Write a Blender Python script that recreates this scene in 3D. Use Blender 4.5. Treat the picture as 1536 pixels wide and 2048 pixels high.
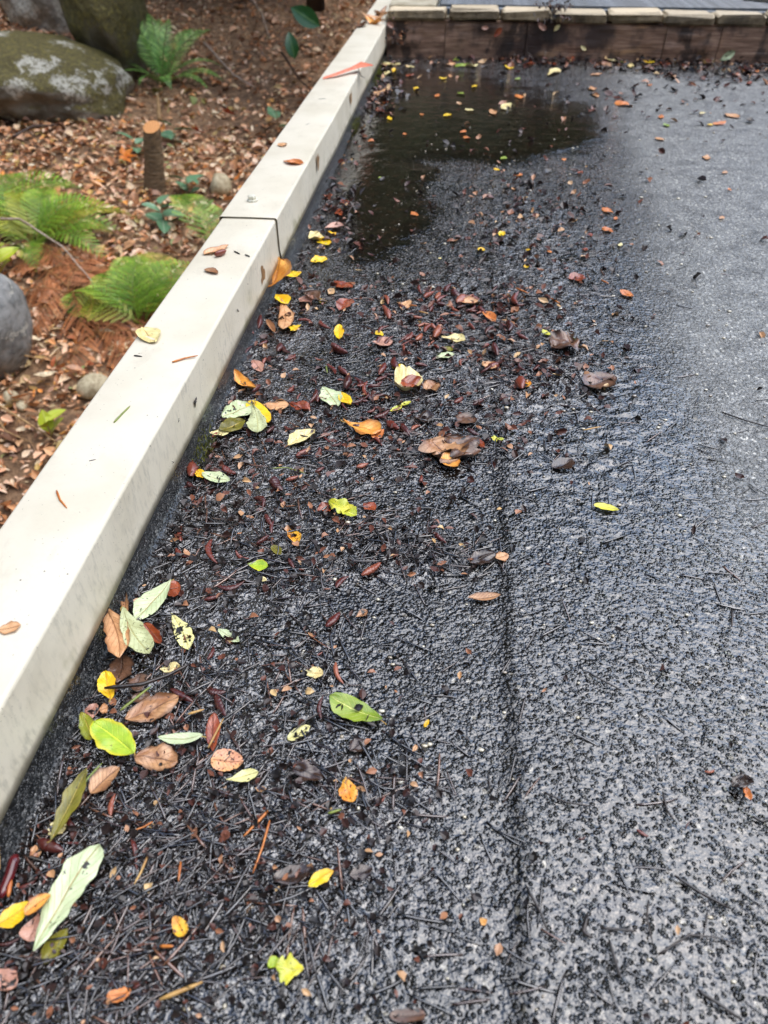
import bpy, math, random
import numpy as np
from mathutils import Vector, Matrix, Euler, noise as mnoise

for o in list(bpy.data.objects):
    bpy.data.objects.remove(o)
SC = bpy.context.scene
COL = SC.collection
R = math.radians
rng = random.Random(11)
nrng = np.random.default_rng(11)

# ------------------------------------------------------------------ camera
H, FPX = 0.55, 1500.0
PITCH, YAW = R(41.02), R(5.43)
cam = bpy.data.cameras.new('camera')
cam_o = bpy.data.objects.new('camera', cam)
COL.objects.link(cam_o)
cam_o.location = (0, 0, H)
cam_o.rotation_euler = (R(90) - PITCH, 0, YAW)
cam.sensor_fit = 'VERTICAL'
cam.sensor_height = 36.0
cam.lens = FPX / 2048 * 36.0
cam.clip_start = 0.02
cam.clip_end = 400
cam.dof.use_dof = True
cam.dof.focus_distance = 0.84
cam.dof.aperture_fstop = 7.0
SC.camera = cam_o

# ------------------------------------------------------------------ sky and sun (overcast)
world = bpy.data.worlds.new('World')
SC.world = world
world.use_nodes = True
wn = world.node_tree
wn.nodes.clear()
sky = wn.nodes.new('ShaderNodeTexSky')
sky.sky_type = 'NISHITA'
sky.sun_disc = False
SUN_EL, SUN_ROT = R(64), R(80)
sky.sun_elevation = SUN_EL
sky.sun_rotation = SUN_ROT
sky.air_density = 1.0
sky.dust_density = 1.0
sky.ozone_density = 1.0
hs = wn.nodes.new('ShaderNodeHueSaturation')
hs.inputs['Saturation'].default_value = 0.8
bg = wn.nodes.new('ShaderNodeBackground')
bg.inputs['Strength'].default_value = 0.15
wo = wn.nodes.new('ShaderNodeOutputWorld')
wn.links.new(sky.outputs[0], hs.inputs['Color'])
wn.links.new(hs.outputs[0], bg.inputs['Color'])
wn.links.new(bg.outputs[0], wo.inputs['Surface'])
sun = bpy.data.lights.new('sun', 'SUN')
sun.energy = 1.1
sun.angle = R(80)
sun.color = (1.0, 0.95, 0.86)
sun_o = bpy.data.objects.new('sun', sun)
COL.objects.link(sun_o)
# sky rotation r: the sun stands towards (sin r, cos r)
sd = Vector((math.sin(SUN_ROT) * math.cos(SUN_EL), math.cos(SUN_ROT) * math.cos(SUN_EL), math.sin(SUN_EL)))
sun_o.rotation_euler = (-sd).to_track_quat('-Z', 'Y').to_euler()
SC.view_settings.view_transform = 'Standard'
SC.view_settings.look = 'None'
SC.view_settings.exposure = 1.5
SC.view_settings.gamma = 1.0
SC.cycles.max_bounces = 6
SC.cycles.use_denoising = True

# ------------------------------------------------------------------ pixel -> place helpers (photo pixels, 1536 x 2048)
cp, sp, cy, sy = math.cos(PITCH), math.sin(PITCH), math.cos(YAW), math.sin(YAW)

def ray(x, y):
    a = (x - 768) / FPX
    v = (1024 - y) / FPX
    b = cp + sp * v
    c = -sp + cp * v
    return Vector((a * cy - b * sy, a * sy + b * cy, c))

def at(x, y, z=0.0):
    r = ray(x, y)
    t = (z - H) / r.z
    return Vector((r.x * t, r.y * t, z))

def at_y(x, y, Y):
    r = ray(x, y)
    t = Y / r.y
    return Vector((r.x * t, Y, H + r.z * t))

def at_x(x, y, X):
    r = ray(x, y)
    t = X / r.x
    return Vector((X, r.y * t, H + r.z * t))

def proj(x, y, z):
    """world -> photo pixel, numpy friendly"""
    a = x * cy + y * sy
    b = -x * sy + y * cy
    c = z - H
    d = b * cp - c * sp
    u = b * sp + c * cp
    return 768 + FPX * a / d, 1024 - FPX * u / d

# ------------------------------------------------------------------ numpy noise
def _h(ix, iy, s):
    n = (ix.astype(np.int64) * 374761393 + iy.astype(np.int64) * 668265263 + s * 974711) & 0xffffffff
    n = ((n ^ (n >> 13)) * 1274126177) & 0xffffffff
    n = (n ^ (n >> 16)) & 0xffff
    return n / 65535.0 * 2 - 1

def vn(x, y, s=0):
    x = np.asarray(x, float); y = np.asarray(y, float)
    ix = np.floor(x); iy = np.floor(y)
    fx = x - ix; fy = y - iy
    fx = fx * fx * (3 - 2 * fx); fy = fy * fy * (3 - 2 * fy)
    a = _h(ix, iy, s); b = _h(ix + 1, iy, s); c = _h(ix, iy + 1, s); d = _h(ix + 1, iy + 1, s)
    return (a * (1 - fx) + b * fx) * (1 - fy) + (c * (1 - fx) + d * fx) * fy

def fbm(x, y, s=0, o=3):
    t = 0; a = 1.0; f = 1.0
    for k in range(o):
        t = t + a * vn(x * f + 17.3 * k, y * f - 9.1 * k, s + k)
        a *= 0.5; f *= 2.03
    return t / 1.75

def sstep(a, b, x):
    t = np.clip((x - a) / (b - a), 0, 1)
    return t * t * (3 - 2 * t)

# ------------------------------------------------------------------ node helpers
def lin(c):
    return tuple((v / 255 / 12.92) if v / 255 <= 0.04045 else ((v / 255 + 0.055) / 1.055) ** 2.4 for v in c) + (1.0,)

class NT:
    def __init__(self, name):
        self.m = bpy.data.materials.new(name)
        self.m.use_nodes = True
        self.t = self.m.node_tree
        self.t.nodes.clear()
        self.out = self.t.nodes.new('ShaderNodeOutputMaterial')
        self.b = self.t.nodes.new('ShaderNodeBsdfPrincipled')
        self.t.links.new(self.b.outputs[0], self.out.inputs[0])

    def put(self, sock, v):
        if isinstance(v, bpy.types.NodeSocket):
            self.t.links.new(v, sock)
        elif isinstance(v, tuple) and len(v) == 3 and sock.type == 'RGBA':
            sock.default_value = v + (1.0,)
        else:
            sock.default_value = v

    def n(self, ty, ins=None, **attrs):
        nd = self.t.nodes.new(ty)
        for k, v in attrs.items():
            setattr(nd, k, v)
        for k, v in (ins or {}).items():
            self.put(nd.inputs[k], v)
        return nd

    def math(self, op, a, b=0.0, c=None, clamp=False):
        nd = self.t.nodes.new('ShaderNodeMath')
        nd.operation = op
        nd.use_clamp = clamp
        self.put(nd.inputs[0], a)
        self.put(nd.inputs[1], b)
        if c is not None:
            self.put(nd.inputs[2], c)
        return nd.outputs[0]

    def mix(self, f, a, b, mode='MIX'):
        nd = self.t.nodes.new('ShaderNodeMix')
        nd.data_type = 'RGBA'
        nd.blend_type = mode
        self.put(nd.inputs[0], f)
        self.put(nd.inputs[6], a)
        self.put(nd.inputs[7], b)
        return nd.outputs[2]

    def mixf(self, f, a, b):
        nd = self.t.nodes.new('ShaderNodeMix')
        self.put(nd.inputs[0], f)
        self.put(nd.inputs[2], a)
        self.put(nd.inputs[3], b)
        return nd.outputs[0]

    def step(self, x, a, b, lo=0.0, hi=1.0):
        nd = self.n('ShaderNodeMapRange', {'Value': x, 'From Min': a, 'From Max': b, 'To Min': lo, 'To Max': hi},
                    interpolation_type='SMOOTHSTEP')
        return nd.outputs[0]

    def coord(self, kind='Object'):
        return self.n('ShaderNodeTexCoord').outputs[kind]

    def noise(self, vec, scale, detail=3.0, rough=0.55, out=0):
        return self.n('ShaderNodeTexNoise', {'Vector': vec, 'Scale': scale, 'Detail': detail, 'Roughness': rough}).outputs[out]

    def vor(self, vec, scale, feature='F1', out='Distance', rand=1.0, **k):
        return self.n('ShaderNodeTexVoronoi', {'Vector': vec, 'Scale': scale, 'Randomness': rand}, feature=feature, **k).outputs[out]

    def stretch(self, vec, s):
        return self.n('ShaderNodeMapping', {'Vector': vec, 'Scale': s}).outputs[0]

    def ramp(self, f, stops, interp='LINEAR'):
        nd = self.n('ShaderNodeValToRGB', {'Fac': f})
        cr = nd.color_ramp
        cr.interpolation = interp
        while len(cr.elements) < len(stops):
            cr.elements.new(0.5)
        for e, (p, c) in zip(cr.elements, stops):
            e.position = p
            e.color = c if len(c) == 4 else c + (1.0,)
        return nd.outputs[0]

    def bump(self, h, dist=1.0, strength=1.0, normal=None):
        nd = self.n('ShaderNodeBump', {'Height': h, 'Distance': dist, 'Strength': strength})
        if normal is not None:
            self.put(nd.inputs['Normal'], normal)
        return nd.outputs[0]

    def set(self, **k):
        names = {'col': 'Base Color', 'rough': 'Roughness', 'nor': 'Normal', 'ior': 'IOR', 'coat': 'Coat Weight',
                 'coat_rough': 'Coat Roughness', 'coat_ior': 'Coat IOR', 'coat_nor': 'Coat Normal',
                 'spec': 'Specular IOR Level', 'metal': 'Metallic', 'sub': 'Subsurface Weight', 'trans': 'Transmission Weight'}
        for q, v in k.items():
            self.put(self.b.inputs[names[q]], v)
        return self.m

# ------------------------------------------------------------------ mesh helpers
def mesh_np(name, verts, quads=None, tris=None, mat=None, smooth=True, uv=None, attrs=None):
    me = bpy.data.meshes.new(name)
    verts = np.asarray(verts, np.float32).reshape(-1, 3)
    me.vertices.add(len(verts))
    me.vertices.foreach_set('co', verts.ravel())
    li, st = [], []
    n0 = 0
    for arr, k in ((quads, 4), (tris, 3)):
        if arr is None or len(arr) == 0:
            continue
        arr = np.asarray(arr, np.int32).reshape(-1, k)
        li.append(arr.ravel())
        st.append(n0 + np.arange(len(arr), dtype=np.int32) * k)
        n0 += arr.size
    li = np.concatenate(li); st = np.concatenate(st)
    me.loops.add(len(li))
    me.loops.foreach_set('vertex_index', li)
    me.polygons.add(len(st))
    me.polygons.foreach_set('loop_start', st)
    me.update(calc_edges=True)
    me.validate()
    if uv is not None:
        l = me.uv_layers.new(name='UVMap')
        idx = np.empty(len(me.loops), np.int32)
        me.loops.foreach_get('vertex_index', idx)
        l.data.foreach_set('uv', np.asarray(uv, np.float32)[idx].ravel())
    for k, v in (attrs or {}).items():
        a = me.attributes.new(k, 'FLOAT', 'POINT')
        a.data.foreach_set('value', np.asarray(v, np.float32))
    me.polygons.foreach_set('use_smooth', np.full(len(me.polygons), smooth))
    if mat is not None:
        me.materials.append(mat)
    return me

def obj(name, me, parent=None, loc=None, rot=None, scale=None):
    o = bpy.data.objects.new(name, me)
    COL.objects.link(o)
    if parent is not None:
        o.parent = parent
    if loc is not None:
        o.location = loc
    if rot is not None:
        o.rotation_euler = rot
    if scale is not None:
        o.scale = scale if hasattr(scale, '__len__') else (scale,) * 3
    return o

LABELS = {}
def tag(o, label=None, cat=None, group=None, kind=None):
    if label: o['label'] = label
    if cat: o['category'] = cat
    if group: o['group'] = group
    if kind: o['kind'] = kind
    return o

def empty(name, loc, rz=0.0):
    o = bpy.data.objects.new(name, None)
    o.empty_display_size = 0.05
    COL.objects.link(o)
    o.location = loc
    o.rotation_euler = (0, 0, rz)
    return o

def grid_quads(nr, nc):
    r, c = np.meshgrid(np.arange(nr - 1), np.arange(nc - 1), indexing='ij')
    a = (r * nc + c).ravel()
    return np.stack([a, a + 1, a + nc + 1, a + nc], 1)

def box_np(x0, x1, y0, y1, z0, z1, bev=0.0, jit=0.0, seed=0):
    """bevelled box: 3 rings of 8 points"""
    b = min(bev, (x1 - x0) / 3, (y1 - y0) / 3, (z1 - z0) / 3)
    r = random.Random(seed)
    if b <= 0:
        v = [(x, y, z) for z in (z0, z1) for x, y in ((x0, y0), (x1, y0), (x1, y1), (x0, y1))]
        q = [(3, 2, 1, 0), (4, 5, 6, 7)] + [(i, (i + 1) % 4, 4 + (i + 1) % 4, 4 + i) for i in range(4)]
        return np.array(v), np.array(q)
    def ring(i, z):
        return [(x0 + i + b, y0 + i, z), (x1 - i - b, y0 + i, z), (x1 - i, y0 + i + b, z), (x1 - i, y1 - i - b, z),
                (x1 - i - b, y1 - i, z), (x0 + i + b, y1 - i, z), (x0 + i, y1 - i - b, z), (x0 + i, y0 + i + b, z)]
    v = ring(b, z0) + ring(0, z0 + b) + ring(0, z1 - b) + ring(b, z1)
    v = np.array(v)
    if jit:
        v = v + np.array([[r.uniform(-jit, jit) for _ in range(3)] for _ in v])
    q = []
    for k in range(3):
        for i in range(8):
            j = (i + 1) % 8
            q.append((8 * k + i, 8 * k + j, 8 * k + 8 + j, 8 * k + 8 + i))
    for base, flip in ((0, True), (24, False)):
        f = [(0, 1, 2, 3), (0, 3, 4, 7), (4, 5, 6, 7)]
        for t in f:
            t = tuple(base + k for k in t)
            q.append(t[::-1] if flip else t)
    return v, np.array(q)

def tube_np(pts, rad, sides=6, squash=1.0):
    """tube along a polyline, closed ends by tapering"""
    pts = [Vector(p) for p in pts]
    n = len(pts)
    rad = rad if hasattr(rad, '__len__') else [rad] * n
    v = []
    for i, p in enumerate(pts):
        d = (pts[min(i + 1, n - 1)] - pts[max(i - 1, 0)]).normalized()
        s = d.cross(Vector((0, 0, 1)))
        if s.length < 1e-4:
            s = Vector((1, 0, 0))
        s.normalize()
        u = s.cross(d)
        for k in range(sides):
            a = 2 * math.pi * k / sides
            v.append(p + s * math.cos(a) * rad[i] + u * math.sin(a) * rad[i] * squash)
    q = []
    for i in range(n - 1):
        for k in range(sides):
            j = (k + 1) % sides
            q.append((i * sides + k, i * sides + j, (i + 1) * sides + j, (i + 1) * sides + k))
    t = []
    for e in (0, n - 1):
        c = len(v)
        v.append(pts[e])
        for k in range(sides):
            j = (k + 1) % sides
            t.append((c, e * sides + j, e * sides + k) if e == 0 else (c, e * sides + k, e * sides + j))
    return np.array([tuple(p) for p in v]), np.array(q), np.array(t)

class Soup:
    """collects many small pieces into one mesh"""
    def __init__(self):
        self.v, self.q, self.t, self.a, self.n = [], [], [], [], 0
    def add(self, v, q=None, t=None, a=0.0):
        v = np.asarray(v, float)
        self.v.append(v)
        if q is not None and len(q): self.q.append(np.asarray(q) + self.n)
        if t is not None and len(t): self.t.append(np.asarray(t) + self.n)
        self.a.append(np.full(len(v), a))
        self.n += len(v)
    def mesh(self, name, mat, smooth=True):
        return mesh_np(name, np.concatenate(self.v), np.concatenate(self.q) if self.q else None,
                       np.concatenate(self.t) if self.t else None, mat, smooth, attrs={'tint': np.concatenate(self.a)})

# ------------------------------------------------------------------ where debris lies on the roof
CAP_IN, CAP_OUT, CAP_TOP, CAP_LOW = -0.297, -0.389, 0.101, 0.035
# (x, y, rx, ry, weight, angle) drifts of needles and scraps
DRIFTS = [(300, 1390, 190, 110, 1.0, 0), (470, 1540, 300, 110, .95, 8), (330, 1720, 400, 150, .95, 0), (180, 1930, 330, 150, .9, 0),
          (520, 1840, 300, 120, .75, 15), (560, 1070, 300, 70, .9, 0), (820, 1100, 170, 48, .9, 10), (700, 890, 250, 90, .85, 0),
          (900, 680, 210, 90, .95, 10), (1080, 730, 150, 80, .8, 15), (430, 1130, 160, 90, .7, 0), (620, 1160, 200, 45, .6, -15),
          (540, 640, 90, 40, .9, 0), (640, 590, 110, 30, .6, 0), (1060, 470, 160, 100, .65, 20), (1020, 600, 160, 60, .7, 0),
          (640, 1330, 200, 100, .45, 0), (800, 1560, 120, 60, .45, -20), (400, 950, 90, 60, .7, 0), (500, 800, 90, 60, .55, 0),
          (660, 400, 40, 40, .6, 0), (900, 120, 120, 14, .6, 2), (1150, 122, 140, 14, .9, 2), (1420, 140, 150, 22, .9, 2),
          (760, 170, 40, 50, .7, 0), (1300, 200, 300, 60, .08, 0), (680, 480, 60, 40, .5, 0), (1000, 900, 120, 50, .5, 0),
          (900, 820, 140, 60, .6, 0)]
def density(px, py):
    d = np.zeros_like(np.asarray(px, float))
    for x, y, rx, ry, w, a in DRIFTS:
        c, s = math.cos(R(a)), math.sin(R(a))
        dx, dy = px - x, py - y
        u, v = (dx * c + dy * s) / rx, (-dx * s + dy * c) / ry
        d = d + w * np.exp(-(u * u + v * v))
    return d

_dx, _dy = np.meshgrid(np.arange(-800, 2801, 5.0), np.arange(-100, 3301, 5.0))
_dens = density(_dx, _dy)
def dens1(px, py):
    return float(_dens[min(680, max(0, int((py + 100) / 5 + .5))), min(720, max(0, int((px + 800) / 5 + .5)))])

PUDDLE = [(880, 250, 300, 75), (760, 420, 110, 120), (1050, 270, 130, 50), (860, 180, 130, 40)]
def puddle(px, py):
    d = np.zeros_like(np.asarray(px, float))
    for x, y, rx, ry in PUDDLE:
        d = d + np.exp(-(((px - x) / rx) ** 2 + ((py - y) / ry) ** 2) * 1.2)
    return d

SEAM_X = at(1030, 1536).x
CROSS_Y = at(830, 362).y

def roof_fields(x, y):
    px, py = proj(x, y, 0.0)
    front = (y > 0.02)
    D = np.where(front, density(px, py), 0.4)
    strip = np.exp(-np.clip((x - CAP_IN) / 0.07, 0, 9) ** 2) * sstep(1.5, 0.9, y) * 0.8
    D = D + strip
    muck = sstep(0.2, 0.8, D + 0.22 * fbm(x * 28, y * 28, 3))
    P = np.where(front, 0.8 * sstep(0.2, 0.9, puddle(px, py) + 0.3 * fbm(x * 12, y * 12, 5)), 0.0)
    P = P * (1 - 0.7 * sstep(.35, .7, D))
    # runnels of water on the bare felt in the middle right
    rip = np.exp(-(((px - 1190) / 210) ** 2 + ((py - 880) / 210) ** 2)) * front
    seam = np.where(y < CROSS_Y, 1.0, 0.0) * sstep(CROSS_Y, CROSS_Y - .4, y)
    sx = SEAM_X + 0.003 * fbm(x * 0, y * 9, 8) + 0.002 * fbm(x * 0, y * 55, 9)
    h = 0.0024 / (1 + np.exp(-np.clip((x - sx) / 0.0022, -30, 30))) * seam + 0.0010 * np.exp(-((x - sx + .002) / 0.007) ** 2) * seam * (1 + .8 * fbm(x * 90, y * 60, 71))
    s2 = at(960, 300).x
    far = sstep(CROSS_Y - .01, CROSS_Y + .02, y)
    left = sstep(s2 + .05, s2 - .02, x)
    h = h + 0.0015 * np.exp(-((y - CROSS_Y) / .012) ** 2) * left + far * 0.002 * np.exp(-((x - s2) / 0.012) ** 2)
    h = h + 0.0012 * fbm(x * 11, y * 11, 12)
    warp = 0.01 * fbm(x * 25, y * 25, 31)
    l1 = fbm((x + warp) * 75, (y - warp) * 75, 20, 2)
    l2 = fbm((x - warp) * 150, (y + warp) * 150, 23, 2)
    h = h + muck * (0.0030 * l1 + 0.0021 * l2 + 0.0012)
    h = h + (1 - muck) * (0.00035 * l1)
    h = h + rip * 0.0034 * fbm(x * 55 + y * 20, y * 95, 40, 2) + 0.0003 * rip
    h = h * (1 - P) + P * 0.0015
    damp = np.where(front, sstep(0, 190, px - (1120 + (py - 150) * .27) + 60 * fbm(x * 6, y * 6, 44)) * sstep(1250, 850, py), 0.0) * (1 - muck)
    return h, muck, P, damp, rip

GRID = {}
S0, S1, NR, NC = math.asinh(0.05 / .55), math.asinh(3.23 / .55), 660, 440
def rz(x, y):
    """height of the roof sheet, read off its grid"""
    r = (math.asinh(max(y, .05) / .55) - S0) / (S1 - S0) * (NR - 1)
    c = (x - CAP_IN + .004) / (.62 + .38 * max(y, 0)) * (NC - 1)
    return float(GRID['h'][6 + min(NR - 1, max(0, int(r + .5))), min(NC - 1, max(0, int(c + .5)))])

# ------------------------------------------------------------------ materials: setting
def m_roof():
    t = NT('wet_mineral_felt')
    c = t.coord()
    muck = t.n('ShaderNodeAttribute', attribute_name='muck').outputs['Fac']
    pud = t.n('ShaderNodeAttribute', attribute_name='pool').outputs['Fac']
    damp = t.n('ShaderNodeAttribute', attribute_name='damp').outputs['Fac']
    wob = t.n('ShaderNodeVectorMath', {0: c, 1: t.n('ShaderNodeVectorMath', {0: t.noise(c, 160, 2, out='Color'), 1: (.003, .003, .003)}, operation='MULTIPLY').outputs[0]}, operation='ADD').outputs[0]
    cell = t.n('ShaderNodeSeparateColor', {0: t.vor(wob, 300, out='Color')})
    hgt, spec = cell.outputs[0], cell.outputs[1]
    dome = t.step(t.vor(wob, 245), 0.57, 0.06)
    d2 = t.step(t.vor(wob, 480), .48, .06)
    big = t.noise(c, 20, 4, .6)
    mid = t.noise(c, 120, 2)
    g = t.math('MULTIPLY', dome, 0.0013)
    g = t.math('ADD', g, t.math('MULTIPLY', mid, 0.0026))
    g = t.math('ADD', g, t.math('MULTIPLY', d2, t.mixf(damp, .0003, .0007)))
    # height of the water film between the grains
    lev = t.step(big, 0.34, 0.72, 0.0010, 0.0017)
    lev = t.math('SUBTRACT', lev, t.math('MULTIPLY', damp, 0.0009))
    ridge = t.n('ShaderNodeAttribute', attribute_name='ridge').outputs['Fac']
    lev = t.math('SUBTRACT', lev, t.math('MULTIPLY', ridge, t.step(t.noise(c, 40, 3), .3, .65, .0001, .0009)))
    rip = t.n('ShaderNodeAttribute', attribute_name='ripple').outputs['Fac']
    lev = t.math('ADD', lev, t.math('MULTIPLY', rip, 0.0005))
    lev = t.math('ADD', lev, t.math('MULTIPLY', pud, 0.006))
    film = t.n('ShaderNodeMath', {0: g, 1: lev, 2: 0.0005}, operation='SMOOTH_MAX').outputs[0]
    wav = t.math('MULTIPLY', t.noise(c, 150, 2), 0.0021)
    lump = t.math('ADD', t.math('MULTIPLY', t.noise(wob, 120, 2), 0.0050), t.math('MULTIPLY', t.noise(c, 300, 2), 0.0013))
    film = t.math('ADD', film, t.math('MULTIPLY', t.math('SUBTRACT', 1.0, pud), t.mixf(muck, wav, lump)))
    gcol = t.ramp(spec, [(0, lin((8, 7, 6))), (.6, lin((13, 12, 11))), (.92, lin((20, 19, 18))), (.98, lin((46, 44, 40))), (1, lin((160, 154, 140)))])
    gcol = t.mix(t.step(t.noise(c, 3.0, 3), .45, .7, 0, .35), gcol, lin((34, 30, 23)))
    dry = t.ramp(spec, [(0, lin((98, 98, 96))), (.5, lin((124, 124, 121))), (.9, lin((150, 150, 146))), (1, lin((214, 212, 202)))])
    gcol = t.mix(t.math('MULTIPLY', damp, t.step(big, .3, .6, .5, .95)), gcol, dry)
    mcol = t.ramp(t.noise(c, 210, 4), [(.3, lin((8, 6, 5))), (.55, lin((17, 12, 10))), (.75, lin((42, 27, 21)))])
    col = t.mix(t.math('MULTIPLY', muck, 0.9), gcol, mcol)
    bed = t.ramp(t.noise(c, 45, 5, .65), [(.3, lin((24, 21, 16))), (.55, lin((42, 35, 26))), (.75, lin((80, 58, 42)))])
    col = t.mix(t.math('MULTIPLY', pud, 0.8), col, bed)
    nor = t.bump(film, 1.0, 1.0)
    rough = t.mixf(t.math('MULTIPLY', damp, .85), .05, .5)
    return t.set(col=col, rough=rough, nor=nor, ior=1.45, spec=.5, coat=t.math('MULTIPLY', t.math('SUBTRACT', 1.0, t.math('MULTIPLY', damp, .6)), t.math('SUBTRACT', 1.0, t.math('MULTIPLY', ridge, .55))),
                 coat_rough=t.mixf(damp, .015, .3), coat_ior=t.mixf(pud, t.mixf(muck, 1.8, 2.0), 1.55), coat_nor=nor)

def m_upstand():
    t = NT('felt_upstand')
    c = t.coord()
    d = t.vor(c, 420)
    cell = t.n('ShaderNodeSeparateColor', {0: t.vor(c, 420, out='Color')})
    col = t.ramp(cell.outputs[1], [(0, lin((14, 15, 16))), (.6, lin((32, 34, 36))), (.9, lin((66, 68, 69))), (1, lin((120, 120, 118)))])
    nor = t.bump(t.math('MULTIPLY', t.step(d, .6, .1), .0012))
    return t.set(col=col, rough=0.32, nor=nor, coat=.6, coat_rough=.1, coat_nor=nor)

def m_cap():
    t = NT('painted_metal_cap')
    c = t.coord()
    geo = t.n('ShaderNodeNewGeometry')
    nz = t.n('ShaderNodeSeparateXYZ', {0: geo.outputs['Normal']}).outputs[2]
    side = t.step(nz, .7, .2)
    big = t.noise(c, 9, 4)
    col = t.mix(t.step(big, .35, .7), lin((225, 218, 199)), lin((213, 205, 184)))
    streak = t.noise(t.stretch(c, (1, 1.0, .35)), 190, 5, .65)
    dirt = t.math('MULTIPLY', t.step(streak, .46, .72), t.step(t.noise(c, 14, 3), .3, .65))
    col = t.mix(t.math('MULTIPLY', dirt, t.mixf(side, .1, .5)), col, lin((150, 147, 134)))
    z = t.n('ShaderNodeSeparateXYZ', {0: c}).outputs[2]
    low = t.math('MULTIPLY', t.step(t.math('ADD', z, t.math('MULTIPLY', t.noise(t.stretch(c, (1, 1, .3)), 45, 4), .03)), .066, .05), side)
    col = t.mix(t.math('MULTIPLY', low, .55), col, lin((128, 118, 92)))
    alg = t.math('MULTIPLY', t.math('MULTIPLY', t.step(t.noise(c, 16, 4), .55, .7), side), t.step(z, .085, .04))
    col = t.mix(t.math('MULTIPLY', alg, .5), col, lin((136, 134, 84)))
    wat = t.step(t.noise(t.stretch(c, (1, .6, 1)), 24, 5, .65), .56, .64)
    col = t.mix(t.math('MULTIPLY', wat, .13), col, lin((168, 160, 138)))
    spk = t.vor(c, 330)
    sid = t.n('ShaderNodeSeparateColor', {0: t.vor(c, 330, out='Color')}).outputs[0]
    sp_m = t.math('MULTIPLY', t.step(spk, .2, .1), t.math('GREATER_THAN', sid, .92))
    col = t.mix(t.math('MULTIPLY', sp_m, .75), col, lin((92, 80, 62)))
    spk2 = t.vor(c, 85)
    sid2 = t.n('ShaderNodeSeparateColor', {0: t.vor(c, 85, out='Color')}).outputs[1]
    sp2 = t.math('MULTIPLY', t.step(spk2, .09, .05), t.math('GREATER_THAN', sid2, .82))
    col = t.mix(t.math('MULTIPLY', sp2, .85), col, lin((58, 46, 36)))
    nor = t.bump(t.math('ADD', t.math('MULTIPLY', t.noise(c, 420, 3), .00012), t.math('MULTIPLY', big, .0008)), 1, .6)
    return t.set(col=col, rough=0.42, nor=nor)

def m_simple(name, c1, c2, scale=40, rough=.6, bump=.0, stretch=None, coat=0.0):
    t = NT(name)
    c = t.coord()
    if stretch: c = t.stretch(c, stretch)
    n = t.noise(c, scale, 5, .6)
    col = t.mix(t.step(n, .35, .68), lin(c1), lin(c2))
    k = dict(col=col, rough=rough, coat=coat, coat_rough=.12)
    if bump:
        k['nor'] = t.bump(t.math('MULTIPLY', n, bump))
    return t.set(**k)

def m_fascia():
    t = NT('rotten_timber')
    c = t.coord()
    g = t.noise(t.stretch(c, (1.2, 1, 22)), 8, 6, .65)
    big = t.noise(c, 7, 4, .6)
    col = t.ramp(g, [(.25, lin((84, 62, 50))), (.5, lin((148, 114, 92))), (.75, lin((200, 166, 138)))])
    col = t.mix(t.step(big, .44, .6), col, lin((72, 54, 46)))
    pale = t.math('MULTIPLY', t.step(t.noise(t.stretch(c, (1, 1, 3)), 5.5, 3), .58, .7), t.step(g, .4, .6))
    blk = t.math('MULTIPLY', t.step(t.noise(t.stretch(c, (1, 1, .5)), 11, 5, .65), .52, .62), .8)
    col = t.mix(blk, col, lin((40, 30, 26)))
    col = t.mix(t.math('MULTIPLY', pale, .75), col, lin((196, 152, 110)))
    nor = t.bump(t.math('MULTIPLY', g, .003))
    return t.set(col=col, rough=.5, nor=nor, coat=.25, coat_rough=.25)

def m_brick():
    t = NT('stained_paver')
    c = t.coord()
    geo = t.n('ShaderNodeNewGeometry')
    rnd = t.n('ShaderNodeObjectInfo').outputs['Random']
    n = t.noise(c, 26, 5, .65)
    col = t.ramp(n, [(.3, lin((74, 64, 48))), (.5, lin((124, 108, 82))), (.72, lin((168, 150, 120)))])
    col = t.mix(t.step(t.noise(c, 9, 4), .5, .66, 0, .7), col, lin((74, 64, 46)))
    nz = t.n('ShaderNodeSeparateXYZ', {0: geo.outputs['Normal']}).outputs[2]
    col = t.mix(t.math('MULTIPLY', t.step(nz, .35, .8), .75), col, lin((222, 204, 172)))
    hsv = t.n('ShaderNodeHueSaturation', {'Color': col, 'Value': t.math('MULTIPLY_ADD', rnd, .35, .82)})
    nor = t.bump(t.math('MULTIPLY', t.noise(c, 120, 4), .003))
    return t.set(col=hsv.outputs[0], rough=.6, nor=nor)

def m_soil():
    t = NT('forest_soil')
    c = t.coord()
    n = t.noise(c, 26, 6, .7)
    big = t.noise(c, 1.3, 3)
    col = t.ramp(n, [(.28, lin((84, 64, 48))), (.45, lin((146, 114, 84))), (.6, lin((196, 156, 116))), (.78, lin((220, 188, 152)))])
    col = t.mix(t.step(big, .45, .65, 0, .5), col, lin((74, 54, 42)))
    nor = t.bump(t.math('MULTIPLY', n, .04))
    return t.set(col=col, rough=.8, nor=nor)

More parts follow.
